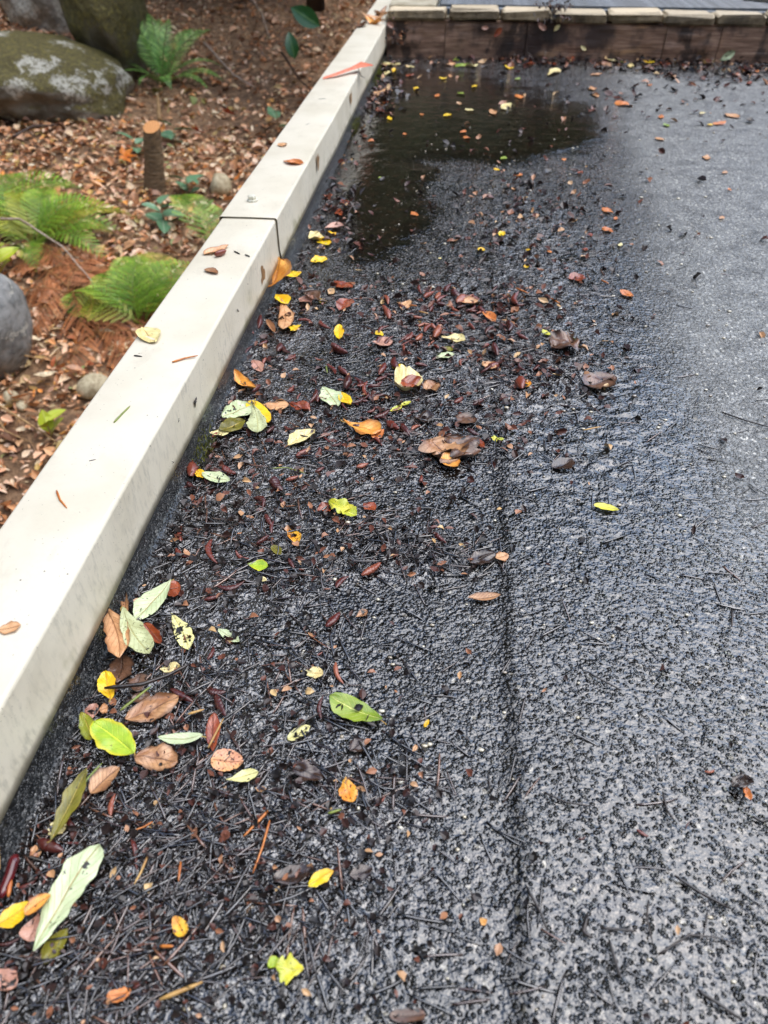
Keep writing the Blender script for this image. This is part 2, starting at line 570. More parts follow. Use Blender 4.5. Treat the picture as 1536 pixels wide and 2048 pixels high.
def m_rock(name, base1, base2, moss_amt, lichen_amt, sc=1.0):
    t = NT(name)
    c = t.coord()
    n = t.noise(c, 6 * sc, 7, .65)
    n2 = t.noise(c, 2.2 * sc, 4, .55)
    fine = t.noise(c, 40 * sc, 5, .7)
    geo = t.n('ShaderNodeNewGeometry')
    nz = t.n('ShaderNodeSeparateXYZ', {0: geo.outputs['Normal']}).outputs[2]
    col = t.mix(t.step(n, .35, .68), lin(base1), lin(base2))
    mos = t.step(t.math('ADD', t.math('MULTIPLY_ADD', nz, .5, n2), t.math('MULTIPLY', fine, .3)), 1.05 - moss_amt, 1.3 - moss_amt)
    mcol = t.ramp(fine, [(.3, lin((62, 56, 30))), (.55, lin((96, 88, 46))), (.8, lin((146, 138, 58)))])
    col = t.mix(mos, col, mcol)
    lic = t.math('MULTIPLY', t.step(t.noise(t.stretch(c, (1, 1, 1.4)), 3.4 * sc, 7, .72), .62 - lichen_amt, .68 - lichen_amt), t.step(fine, .35, .55))
    col = t.mix(t.math('MULTIPLY', lic, .85), col, lin((196, 194, 182)))
    nor = t.bump(t.math('ADD', t.math('MULTIPLY', n, .06 / sc), t.math('MULTIPLY', fine, .012 / sc)), 1, .8)
    return t.set(col=col, rough=.75, nor=nor)

def m_tinted(name, stops, rough=.5, coat=0., src='attr', grain=0.0, trans=0.0):
    """colour picked per piece (attribute or object random) from a ramp"""
    t = NT(name)
    if src == 'attr':
        f = t.n('ShaderNodeAttribute', attribute_name='tint').outputs['Fac']
    else:
        f = t.n('ShaderNodeObjectInfo').outputs['Random']
    col = t.ramp(f, stops)
    if grain:
        c = t.coord()
        col = t.mix(t.step(t.noise(c, grain, 4), .4, .7, 0, .55), col, (.02, .013, .01), 'MIX')
    return t.set(col=col, rough=rough, coat=coat, coat_rough=.15, coat_ior=1.4)

M = {}
M['roof'] = m_roof()
M['upstand'] = m_upstand()
M['cap'] = m_cap()
M['fascia'] = m_fascia()
M['brick'] = m_brick()
M['soil'] = m_soil()
M['concrete'] = m_simple('pale_concrete', (188, 180, 158), (150, 138, 112), 14, .7, .003)
M['rubber'] = m_simple('grey_rubber', (70, 80, 90), (104, 114, 124), 30, .25, .002, coat=.4)
M['siding'] = m_simple('grey_siding', (150, 146, 136), (120, 116, 106), 10, .6)
M['stain'] = m_simple('rusty_stain', (168, 128, 84), (122, 92, 62), 160, .6, .0006, (1, 1, .3))
M['whiteplastic'] = m_simple('white_plastic', (226, 224, 208), (206, 202, 180), 200, .35)

# ------------------------------------------------------------------ the roof sheet
def build_roof():
    nr, nc = NR, NC
    s = np.linspace(S0, S1, nr)
    ys = .55 * np.sinh(s)
    ys = np.concatenate([[-1.2, -.8, -.5, -.3, -.15, -.05], ys])
    cs = np.linspace(0, 1, nc)
    extra = np.array([.15, .4, .8, 1.4, 2.2])
    Y = np.repeat(ys[:, None], nc + len(extra), 1)
    W = .62 + .38 * np.clip(ys, 0, 9)
    X = np.concatenate([CAP_IN - .004 + W[:, None] * cs[None, :], (CAP_IN + W)[:, None] + extra[None, :]], 1)
    h, muck, P, damp, rip = roof_fields(X, Y)
    V = np.stack([X, Y, h], -1).reshape(-1, 3)
    me = mesh_np('roof', V, grid_quads(*X.shape), None, M['roof'], True,
                 attrs={'muck': np.clip(muck, 0, 1).ravel(), 'pool': P.ravel(), 'damp': damp.ravel(), 'ripple': np.clip(rip * (1 - muck), 0, 1).ravel(), 'ridge': (np.exp(-((X - SEAM_X - 0.003 * fbm(X * 0, Y * 9, 8) + .002) / (.007 + .003 * fbm(X * 30, Y * 30, 6))) ** 2) * sstep(1.3, .5, Y)).ravel()})
    GRID['h'] = h
    return tag(obj('roof', me), kind='structure')
build_roof()

# slab and wall carrying the roof
v, q = box_np(-.375, 4.4, -1.3, 3.3, -1.6, -.012)
tag(obj('building_wall', mesh_np('building_wall', v, q, None, M['siding'], False)), kind='structure')

# felt turned up against the kerb below the cap
def build_upstand():
    ys = np.linspace(-1.2, 3.2, 300)
    prof = [(-.304, .062), (-.3025, .03), (-.2985, .010), (-.292, .002), (-.282, -.002)]
    V = []
    for y in ys:
        for k, (x, z) in enumerate(prof):
            n = .0012 * mnoise.noise(Vector((x * 60, y * 30, z * 60)))
            V.append((x + n + .002 * mnoise.noise(Vector((1, y * 4, k * .3))), y, z))
    tag(obj('felt_upstand', mesh_np('felt_upstand', V, grid_quads(len(ys), len(prof)), None, M['upstand'])), kind='structure')
build_upstand()

# ------------------------------------------------------------------ parapet with its two lengths of cap
JY = at(547, 440, CAP_TOP).y
def cap_mesh(name, y0, y1, g):
    r = .0045
    xi, xo, zt, zl = CAP_IN + g, CAP_OUT - g, CAP_TOP + g, CAP_LOW - g * .5
    prof = [(xi - .006, zl - .001), (xi + .0025, zl), (xi + .0012, zl + .009), (xi, zl + .016)]
    for k in range(6):
        a = k / 5 * math.pi / 2
        prof.append((xi - r + r * math.cos(a), zt - r + r * math.sin(a)))
    prof.append(((xi + xo) / 2, zt + .0008))
    for k in range(6):
        a = math.pi / 2 + k / 5 * math.pi / 2
        prof.append((xo + r + r * math.cos(a), zt - r + r * math.sin(a)))
    prof += [(xo, zl + .016), (xo - .003, zl - .01), (xo + .006, zl - .011)]
    ys = np.linspace(y0, y1, max(12, int((y1 - y0) * 40)))
    V = []
    for y in ys:
        w = .0007 * math.sin(y * 7.3) + .0005 * math.sin(y * 17.1 + 1)
        for x, z in prof:
            V.append((x + w * (1 if z < zt - .01 else .4), y, z + .0005 * math.sin(y * 5 + x * 40)))
    n = len(prof)
    me = mesh_np(name, V, grid_quads(len(ys), n), None, M['cap'])
    return me
par = empty('parapet', (0, 0, 0))
tag(par, 'long off-white metal capped parapet running up the left of the wet roof', 'parapet')
v, q = box_np(CAP_OUT + .006, -.308, -1.2, 5.2, -.2, CAP_TOP - .006)
obj('kerb_core', mesh_np('kerb_core', v, q, None, M['siding'], False), par)
cap_a = tag(obj('metal_cap', cap_mesh('metal_cap', -1.2, JY + .03, 0.0), par), 'nearer length of cap, tucked under the joint')
cap_b = tag(obj('metal_cap', cap_mesh('metal_cap', JY, 5.2, 0.0030), par), 'farther length of cap, lapped over the joint')

# screw with sealing washer in the farther cap length
def lathe(prof, sides=20):
    V = [(r * math.cos(2 * math.pi * k / sides), r * math.sin(2 * math.pi * k / sides), z) for r, z in prof for k in range(sides)]
    q = [(i * sides + k, i * sides + (k + 1) % sides, (i + 1) * sides + (k + 1) % sides, (i + 1) * sides + k)
         for i in range(len(prof) - 1) for k in range(sides)]
    return V, q
sc_e = at(505, 400, CAP_TOP + .0046)
V, q = lathe([(.0095, -.0005), (.0098, .001), (.0085, .0022), (.005, .0028), (.0049, .0026)])
screw = obj('screw', mesh_np('screw', V, q, None, M['whiteplastic']), cap_b, sc_e, (R(4), R(-3), 0))
V, q = lathe([(.0055, .0025), (.0072, .003), (.0072, .0068), (.0062, .0082), (.003, .0088), (.0001, .0089)], 6)
obj('screw_head', mesh_np('screw_head', V, q, None, M['whiteplastic'], False), screw)

# rusty stains on the inner face of the cap
def stain(px, wid, hgt, seed, cap, g=0.0):
    c = at_x(px[0], px[1], CAP_IN + g + .0012)
    r = random.Random(seed)
    V = [(c.x, c.y, c.z)]
    n = 22
    for k in range(n):
        a = 2 * math.pi * k / n
        j = r.uniform(.6, 1.05)
        V.append((c.x + .0004, c.y + math.cos(a) * wid * j, c.z + math.sin(a) * hgt * j))
    z_ok = lambda z: min(max(z, CAP_LOW + .004), CAP_TOP - .008)
    V = [(x, y, z_ok(z)) for x, y, z in V]
    t = [(0, 1 + k, 1 + (k + 1) % n) for k in range(n)]
    obj('rust_stain', mesh_np('rust_stain', V, None, t, M['stain'], False), cap)
stain((527, 562), .016, .03, 1, cap_a)
stain((636, 322), .016, .018, 2, cap_b,   .0042)
stain((702, 192), .02, .022, 3, cap_b, .0042)

# ------------------------------------------------------------------ step at the far end: timber, pavers, mat
SY = at(1000, 118).y
z_top = at_y(900, 19, SY - .012).z
z_bot = at_y(900, 43, SY - .012).z
step_e = empty('platform_step', (0, SY, 0))
tag(step_e, 'raised platform edge with rotten brown timber under a row of stained pavers', 'step')
def add_board(x0, x1, seed):
    nx, nz = 60, 14
    xs = np.linspace(x0, x1, nx); zs = np.linspace(-.004, z_bot - .001, nz)
    X, Z = np.meshgrid(xs, zs)
    d = .010 * fbm(X * 3, Z * 40, seed) + .006 * fbm(X * 14, Z * 18, seed + 4)
    Yv = -np.abs(d) * .9
    Vf = np.stack([X, Yv, Z], -1).reshape(-1, 3)
    Vb = Vf.copy(); Vb[:, 1] = .04
    n = nx * nz
    q = grid_quads(nz, nx)
    rim = [r * nx for r in range(nz)], [r * nx + nx - 1 for r in range(nz)]
    e = []
    top = [(nz - 1) * nx + k for k in range(nx)]
    for ring in (rim[0][::-1], rim[1], top[::-1]):
        for a, b in zip(ring[:-1], ring[1:]):
            e.append((a, b, b + n, a + n))
    obj('timber_board', mesh_np('timber_board', np.concatenate([Vf, Vb]), np.concatenate([q, np.array(e)]), None, M['fascia']), step_e)
bx_edges = [-.292, at_y(890, 80, SY).x, at_y(1052, 80, SY).x, at_y(1330, 80, SY).x, at_y(1440, 80, SY).x, 2.4]
for k in range(5):
    add_board(bx_edges[k] + .001, bx_edges[k + 1] - .001, 50 + k)
px_edges = [788, 895, 1002, 1107, 1218, 1329, 1435, 1541]
be = [at_y(p, 30, SY - .012).x for p in px_edges]
w = be[-1] - be[-2]
be += [be[-1] + w * k for k in range(1, 5)]
be[0] = -.291
for k in range(len(be) - 1):
    gap = .004 if k != 1 else .007
    dz = rng.uniform(-.006, .004)
    v, q = box_np(be[k] + gap, be[k + 1] - gap, -.012 + rng.uniform(-.005, .004), .085, z_bot + .002 + dz, z_top + dz, .007, .0032, 70 + k)
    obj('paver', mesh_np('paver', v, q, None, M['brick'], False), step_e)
v, q = box_np(-.30, 4.4, SY + .041, 7.0, -.3, z_top - .03)
tag(obj('platform', mesh_np('platform', v, q, None, M['concrete'], False)), kind='structure')
v, q = box_np(-.292, at(872, 8, z_top).x, SY + .09, SY + .6, z_top - .028, z_top + .003, .004)
tag(obj('paving_slab', mesh_np('paving_slab', v, q, None, M['concrete'], False)), 'pale concrete slab between the cap and the rubber mat', 'slab')
mx0 = at(873, 14, z_top).x
mx1 = 1.9
mat_e = empty('rubber_mat', (0, SY + .088, z_top - .029))
tag(mat_e, 'ribbed blue-grey rubber mat lying behind the pavers', 'mat')
v, q = box_np(mx0, mx1, 0, 1.0, 0, .024, .004)
obj('mat_base', mesh_np('mat_base', v, q, None, M['rubber'], False), mat_e)
rb_v, rb_q = box_np(0, mx1 - mx0 - .02, 0, .011, 0, .012, .003)
rib = mesh_np('mat_rib', rb_v, rb_q, None, M['rubber'], False)
for k in range(40):
    obj('mat_rib', rib, mat_e, (mx0 + .01, .012 + k * .0245, .0225))
st = Soup()
for k in range(39):
    for j in range(int((mx1 - mx0) / .05)):
        v, q = box_np(mx0 + .02 + j * .05 + (k % 2) * .025, mx0 + .034 + j * .05 + (k % 2) * .025, .0225 + k * .0245, .037 + k * .0245, .0235, .032)
        st.add(v, q)
tag(obj('mat_stud', st.mesh('mat_stud', M['rubber'], False), mat_e), kind='stuff')
c0 = at(1500, 2, z_top)
v, q = box_np(-.02, .8, 0, .12, 0, .02, .003)
tag(obj('pale_board', mesh_np('pale_board', v, q, None, M['concrete'], False), None, (at(1495, 1, z_top + .006).x, at(1495, 1, z_top + .006).y, z_top + .0068), (0, 0, R(-38))),
    'pale board lying on the mat at the far right corner', 'board')

# ------------------------------------------------------------------ forest floor
def gz(x, y):
    x = np.asarray(x, float); y = np.asarray(y, float)
    z = -1.08 + .135 * np.clip(y - 1.2, 0, 9) + .04 * np.clip(-x - .6, 0, 8)
    return z + .06 * fbm(x * .9, y * .9, 60, 3) + .018 * fbm(x * 5, y * 5, 61, 2)

_gx, _gy = np.meshgrid(np.linspace(-14, 1, 601), np.linspace(-1, 14, 601))
_gh = gz(_gx, _gy)
def gzf(x, y):
    return float(_gh[min(600, max(0, int((y + 1) * 40 + .5))), min(600, max(0, int((x + 14) * 40 + .5)))])

def at_g(x, y):
    r = ray(x, y)
    t = .8
    while t < 60:
        p = Vector((0, 0, H)) + r * t
        if p.z < gzf(p.x, p.y):
            break
        t += .01
    p.z = float(gz(p.x, p.y))
    return p

def build_ground():
    xs = np.concatenate([[-60, -40, -25, -16], np.linspace(-11, -.3, 230), np.array([.2, 1, 3, 6, 12, 25, 60])])
    ys = np.concatenate([[-60, -30, -12, -5], np.linspace(-1.5, 10.5, 250), np.array([12, 14, 18, 25, 40, 60])])
    X, Y = np.meshgrid(xs, ys)
    V = np.stack([X, Y, gz(X, Y)], -1).reshape(-1, 3)
    tag(obj('ground', mesh_np('ground', V, grid_quads(*X.shape), None, M['soil'])), kind='structure')
build_ground()

# ------------------------------------------------------------------ boulders and stones
import bmesh
def ico(sub):
    bm = bmesh.new()
    bmesh.ops.create_icosphere(bm, subdivisions=sub, radius=1.0)
    v = np.array([tuple(x.co) for x in bm.verts])
    bm.verts.index_update()
    f = np.array([[l.index for l in p.verts] for p in bm.faces])
    bm.free()
    return v, f
ICO = {k: ico(k) for k in (2, 3, 5)}

def rock_mesh(name, radii, seed, mat, sub=5, rough=.16, facet=0.0):
    v, f = ICO[sub]
    out = []
    off = Vector((seed * 3.17, seed * 1.7, seed * .9))
    for p in v:
        d = Vector(p)
        q = d * 1.15 + off
        k = 1 + rough * 1.3 * mnoise.noise(q) + rough * .6 * mnoise.noise(q * 2.3) + rough * .22 * mnoise.noise(q * 6)
        if facet:
            k += facet * (.5 - mnoise.voronoi(q * .9)[0][0])
        if sub == 5:
            k += rough * .08 * mnoise.noise(q * 17)
        out.append((p[0] * k * radii[0], p[1] * k * radii[1], p[2] * k * radii[2]))
    return mesh_np(name, out, None, f, mat)

def pxscale(p):
    """metres per photo pixel at a place"""
    b = -p.x * sy + p.y * cy
    return (b * cp - (p.z - H) * sp) / FPX

M['rock_moss'] = m_rock('mossy_boulder', (120, 114, 98), (84, 78, 62), .72, .0)
M['rock_lichen'] = m_rock('lichen_boulder', (132, 126, 112), (88, 80, 66), .45, .1, 1.3)
M['rock_white'] = m_rock('white_crusted_boulder', (150, 148, 140), (104, 98, 86), .1, .2, 1.3)
M['rock_grey'] = m_rock('smooth_grey_rock', (150, 150, 148), (104, 106, 106), -.25, .04, 4)
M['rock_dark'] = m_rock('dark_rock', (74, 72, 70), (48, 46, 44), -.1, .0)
M['pebble'] = m_simple('pale_pebble', (196, 184, 152), (158, 142, 112), 60, .7, .002)

def boulder(px, py, wpx, hpx, dep, seed, mat, label, rot=0., tilt=0., sink=.25, rough=.16, facet=0., sub=5, name='boulder', cat='boulder'):
    p = at_g(px, py)
    s = pxscale(p)
    r = (wpx * s / 2, dep, hpx * s / 2 * (1 + sink))
    me = rock_mesh(name, r, seed, mat, sub, rough, facet)
    # bottom front edge stands at the pixel given
    o = obj(name, me, None, (p.x, p.y + dep * .8, p.z + r[2] * (1 - sink * 1.2)), (0, tilt, rot))
    return tag(o, label, cat)

boulder(46, 250, 350, 128, .45, 3, M['rock_lichen'], 'broad dark boulder with pale lichen along its foot, left of the sword fern', 0, R(12), .2, .13, .12)
boulder(162, 214, 165, 330, .45, 8, M['rock_moss'], 'tall olive moss-covered boulder behind the broad lichen boulder', .3, R(-14), .15, .12, .15).location.y += .25
boulder(-30, 175, 250, 230, .5, 14, M['rock_white'], 'white-crusted boulder rising into the top left corner', .4, R(18), .2, .15, .1).location.y += .9
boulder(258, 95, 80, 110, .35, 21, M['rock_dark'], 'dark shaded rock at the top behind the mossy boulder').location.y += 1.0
boulder(-12, 776, 132, 198, .15, 5, M['rock_grey'], 'smooth grey rounded rock at the left edge below the green ferns', 0, R(6), .1, .07)
for k, (x, y, w_, h_, lab) in enumerate([
        (440, 396, 56, 38, 'small grey-green stone on the litter beside the cap, right of the stump'),
        (182, 806, 66, 40, 'flat cream stone half hidden behind the cap'),
        (20, 815, 30, 22, 'cream stone below the smooth grey rock'),
        (40, 828, 22, 16, 'white pebble under the cream stone at left')]):
    boulder(x, y, w_, h_, max(.03, w_ * .0009), 30 + k, M['pebble'], lab, rng.uniform(0, 3), 0, .2, .15, 0, 3, 'stone', 'stone')

# ------------------------------------------------------------------ forest litter
LIT = [(0, lin((112, 78, 58))), (.12, lin((160, 114, 82))), (.26, lin((206, 146, 98))), (.4, lin((226, 170, 122))), (.5, lin((230, 186, 152))),
       (.62, lin((234, 204, 174))), (.72, lin((212, 186, 138))), (.8, lin((238, 220, 188))), (.87, lin((232, 152, 70))), (.93, lin((172, 164, 100))), (.97, lin((192, 108, 68))), (1, lin((138, 158, 90)))]
M['litter'] = m_tinted('leaf_litter', LIT, .5, .3)
M['litter_obj'] = m_tinted('leaf_litter_single', LIT, .45, .35, 'obj', 60)
M['twig'] = m_tinted('dead_twig', [(0, lin((66, 48, 38))), (.5, lin((120, 92, 70))), (.8, lin((168, 138, 104))), (1, lin((196, 170, 130)))], .7)

def litter_leaf(l, w, r):
    """small curled leaf, 8 faces"""
    c = r.uniform(.1, .5) * w
    k = r.uniform(-.25, .25) * l
    v = []
    for i, (t, ww) in enumerate(((0, .06), (.3, .85), (.65, 1.0), (1, .05))):
        z = k * (t - .5) ** 2 * 4
        for s in (-1, 0, 1):
            v.append((l * (t - .5), s * w * ww * .5 * r.uniform(.85, 1.15), z + (c * ww if s else 0)))
    return np.array(v), grid_quads(4, 3)

def rotz_tilt(v, az, tx, ty):
    m = np.array(Euler((tx, ty, az)).to_matrix())
    return v @ m.T

def build_litter():
    s = Soup()
    r = random.Random(5)
    n = 0
    while n < 33000:
        y = r.uniform(.3, 9.0)
        x = -r.uniform(.5, 6.5)
        px, py = proj(x, y, -0.8)
        if px < -140 or px > 860 or py < -120 or py > 1300:
            continue
        # sparse in the dark corner close under the cap far away, and pebbly near the grey rock
        if y > 4.5 and x > -2.4 and r.random() < .6: 
            continue
        l = r.uniform(.016, .05) * (1 if r.random() < .85 else 1.6)
        v, q = litter_leaf(l, l * r.uniform(.22, .7), r)
        v = rotz_tilt(v, r.uniform(0, 6.28), r.gauss(0, .35), r.gauss(0, .35))
        z = gzf(x, y) + r.uniform(.002, .03)
        s.add(v + np.array([x, y, z]), q, None, r.random() if y < 5 else r.random() * .75)
        n += 1
    tag(obj('leaf_litter', s.mesh('leaf_litter', M['litter'], False)), 'carpet of fallen brown and orange leaves on the forest floor', 'leaf litter', None, 'stuff')
    t = Soup()
    for k in range(900):
        y = r.uniform(.5, 8); x = -r.uniform(.5, 5.5)
        a = r.uniform(0, 6.28); l = r.uniform(.05, .22)
        z = gzf(x, y) + .015
        p0 = Vector((x, y, z)); d = Vector((math.cos(a), math.sin(a), r.uniform(-.1, .15))) * l
        b = Vector((r.uniform(-.1, .1), r.uniform(-.1, .1), .03)) * l
        v, q, tr = tube_np([p0, p0 + d * .5 + b, p0 + d], [.0022, .0018, .0009], 3)
        t.add(v, q, tr, r.random())
    tag(obj('twig_litter', t.mesh('twig_litter', M['twig'])), 'thin broken twigs strewn over the forest floor', 'twig litter', None, 'stuff')
    # the largest single leaves lying on top
    for k in range(130):
        px, py = r.uniform(0, 560), r.uniform(190, 900)
        if px > (1050 - py) * .72 - 30:
            continue
        p = at_g(px, py)
        l = r.uniform(.055, .09)
        v, q = litter_leaf(l, l * r.uniform(.45, .7), r)
        o = obj('litter_leaf', mesh_np('litter_leaf', v, q, None, M['litter_obj']), None, (p.x, p.y, p.z + .03),
                (r.gauss(0, .35), r.gauss(0, .35), r.uniform(0, 6.28)))
        tag(o, 'dry brown curled leaf lying on top of the forest litter', 'leaf', 'loose leaves on the forest litter')
build_litter()

def stick(pts_px, rad, mat, label, lift=.02, name='twig', cat='twig', seg=5, wob=.004):
    P = [at_g(x, y) + Vector((0, 0, lift + dz)) for x, y, dz in pts_px]
    out = []
    for a, b in zip(P[:-1], P[1:]):
        for k in range(seg):
            p = a.lerp(b, k / seg)
            out.append(p + Vector((mnoise.noise(p * 30), mnoise.noise(p * 30 + Vector((5, 5, 5))), 0)) * wob)
    out.append(P[-1])
    rr = [rad * (1 - .6 * i / len(out)) for i in range(len(out))]
    c = out[0].copy()
    v, q, t = tube_np([p - c for p in out], rr, 6)
    return tag(obj(name, mesh_np(name, v, q, t, mat), None, c), label, cat)
M['twig_pale'] = m_simple('pale_twig', (186, 168, 152), (140, 118, 98), 60, .7)
M['twig_tan'] = m_simple('tan_twig', (178, 144, 98), (134, 100, 66), 60, .7)
M['twig_dark'] = m_simple('dark_twig', (74, 54, 42), (48, 36, 30), 80, .5, .001)
stick([(22, 502, .12), (60, 505, .12), (140, 548, .1), (212, 620, .05)], .006, M['twig_pale'], 'pale bare twig arching over the dead bracken below the green fern')
stick([(0, 782, .05), (45, 752, .07), (100, 750, .04)], .006, M['twig_tan'], 'tan twig curving below the smooth grey rock')
stick([(0, 830, .02), (60, 868, .03), (120, 905, .02)], .0055, M['twig_tan'], 'straight tan twig crossing the litter at the left edge above the cap')
stick([(0, 855, .02), (22, 890, .03), (75, 908, .02)], .0045, M['twig_tan'], 'thin reddish twig bent in the litter near the left edge')
stick([(255, 385, .02), (300, 380, .02), (390, 392, .01)], .006, M['twig_tan'], 'tan twig lying across the foot of the stump')
stick([(322, 255, .02), (320, 215, .05)], .014, M['twig_tan'], 'short peeled stick standing behind the stump')
stick([(30, 290, .02), (70, 272, .03), (130, 262, .01)], .008, M['twig_dark'], 'dark dead branch lying in front of the lichen boulder')
stick([(410, 100, .02), (470, 165, .02), (510, 190, .02)], .008, M['twig_pale'], 'long thin pale stick on the shaded slope right of the fern')
stick([(490, 0, .05), (525, 50, .05), (540, 90, .02)], .008, M['twig_pale'], 'pale stick leaning on the dark slope at the top')
stick([(565, 120, .02), (600, 180, .04), (640, 215, .02)], .008, M['twig_dark'], 'brown branch lying in the shade beside the far cap')

# ------------------------------------------------------------------ sawn stump
def bark():
    t = NT('sapling_bark')
    c = t.coord()
    n = t.noise(t.stretch(c, (1, 1, 4)), 30, 5)
    col = t.ramp(n, [(.3, lin((70, 56, 40))), (.55, lin((118, 96, 70))), (.8, lin((150, 130, 104)))])
    return t.set(col=col, rough=.75, nor=t.bump(t.math('MULTIPLY', n, .01)))
M['bark'] = bark()
def cutwood():
    t = NT('fresh_cut_wood')
    c = t.coord()
    w_ = t.n('ShaderNodeTexWave', {'Vector': c, 'Scale': 26.0, 'Distortion': 1.5, 'Detail': 2.0}, wave_type='RINGS', rings_direction='Z').outputs['Fac']
    return t.set(col=t.mix(w_, lin((226, 166, 104)), lin((186, 122, 70))), rough=.7)
M['cut'] = cutwood()
b0 = at_g(308, 384)
s0 = pxscale(b0)
hh = 118 * s0
lean = Vector((20 * s0, 0, hh))
st_e = empty('tree_stump', b0)
tag(st_e, 'sawn sapling stump with a pale orange cut top standing in the litter', 'stump')
rad0 = 18 * s0
nn = 9
V, Q, sd_ = [], [], 18
for i in range(nn):
    f = i / (nn - 1)
    rr = rad0 * (1.15 - .25 * f + (.35 * (1 - f) ** 4))
    for k in range(sd_):
        a = 2 * math.pi * k / sd_
        j = 1 + .06 * mnoise.noise(Vector((math.cos(a) * 1.5, math.sin(a) * 1.5, f * 3)))
        V.append((lean.x * f + rr * j * math.cos(a), rr * j * math.sin(a), -.05 + (hh + .05) * f + (rr * math.sin(a) * .45 if i == nn - 1 else 0)))
    if i:
        Q += [((i - 1) * sd_ + k, (i - 1) * sd_ + (k + 1) % sd_, i * sd_ + (k + 1) % sd_, i * sd_ + k) for k in range(sd_)]
obj('trunk', mesh_np('trunk', V, Q, None, M['bark']), st_e)
rim = V[-sd_:]
cen = np.mean(np.array(rim), 0) + np.array([0, 0, .004])
obj('cut_face', mesh_np('cut_face', [tuple(cen)] + [(x, y, z + .003) for x, y, z in rim], None, [(0, 1 + k, 1 + (k + 1) % sd_) for k in range(sd_)], M['cut'], False), st_e)

# ------------------------------------------------------------------ ferns
def frond_np(L, W, n, bip=False, rise=.5, droop=.6, pw=.30, seed=0, curl=0.0):
    """one fern frond along +X; returns verts, quads, tris"""
    r = random.Random(seed)
    s = Soup()
    def P(t):
        return Vector((L * t * (1 - .12 * t * droop), 0, L * (rise * t - droop * t * t)))
    pts = [P(k / 12) for k in range(13)]
    v, q, tr = tube_np(pts, [.0032 * (1 - .8 * k / 12) for k in range(13)], 4)
    s.add(v, q, tr, .1)
    def leaf(a, d, up, l, w_, tint):
        side = d.cross(up).normalized()
        m1 = a + d * l * .18; m2 = a + d * l * .55 - up * l * .04; tip = a + d * l - up * l * .14
        v = [a, m1 + side * w_ * .5, m1 - side * w_ * .5, m2 + side * w_ * .42, m2 - side * w_ * .42, tip]
        s.add([tuple(x) for x in v], [(1, 2, 4, 3)], [(0, 2, 1), (3, 4, 5)], tint)
    for i in range(n):
        t = .12 + .87 * i / (n - 1)
        a = P(t)
        d0 = (P(min(1, t + .02)) - P(t - .02)).normalized()
        prof = min(1, (t - .05) / .22) ** .7 * (1 - ((t - .2) / .8) ** 2 * .96 if t > .2 else 1)
        l = W * max(.06, prof) * r.uniform(.9, 1.06)
        for sg in (-1, 1):
            ang = R(72 - 28 * t)
            up = Vector((0, 0, 1))
            lat = Vector((0, sg, 0))
            d = (d0 * math.cos(ang) + lat * math.sin(ang) + up * (.12 - curl * r.uniform(.3, 1.2))).normalized()
            nrm = d.cross(d0)
            if nrm.z < 0: nrm = -nrm
            nrm.normalize()
            tint = r.uniform(.2, 1)
            if not bip:
                leaf(a, d, nrm, l, L / n * .46, tint)
            else:
                m = max(4, int(9 * prof) + 3)
                for j in range(m):
                    u = (j + .4) / m
                    b = a + d * l * u - nrm * l * .12 * u * u
                    ll = min(l * pw * (1 - u) ** .6 * .75, L * .87 / n * .4) + .002
                    for s2 in (-1, 1):
                        d2 = (d * .55 + d0 * s2 * .85).normalized()
                        leaf(b, d2, nrm, ll, l / m * .55, tint * (.45 + .55 * u))
    return s
def fern_mat(name, a, b, c, rough=.5):
    return m_tinted(name, [(0, lin((120, 110, 50))), (.15, lin(a)), (.6, lin(b)), (1, lin(c))], rough, .15)
M['fern'] = fern_mat('sword_fern_green', (66, 110, 40), (104, 156, 62), (156, 200, 100))
M['fern_light'] = fern_mat('lady_fern_green', (92, 134, 34), (132, 174, 46), (186, 212, 82))
M['fern_olive'] = fern_mat('yellowing_fern', (126, 136, 30), (162, 166, 40), (204, 200, 80))
M['fern_dead'] = fern_mat('dead_bracken', (150, 90, 50), (200, 126, 74), (228, 170, 118), .7)

FR = {'sword': [frond_np(.42, .075, 30, False, .95, .75, seed=k).mesh('frond', M['fern']) for k in range(3)],
      'lady': [frond_np(.40, .115, 17, True, .8, .85, seed=10 + k).mesh('frond', M['fern_light']) for k in range(3)],
      'olive': [frond_np(.42, .115, 17, True, .7, .8, seed=20 + k).mesh('frond', M['fern_olive']) for k in range(2)],
      'dead': [frond_np(.38, .12, 15, True, .45, .7, .34, seed=30 + k, curl=.7).mesh('frond', M['fern_dead']) for k in range(3)]}

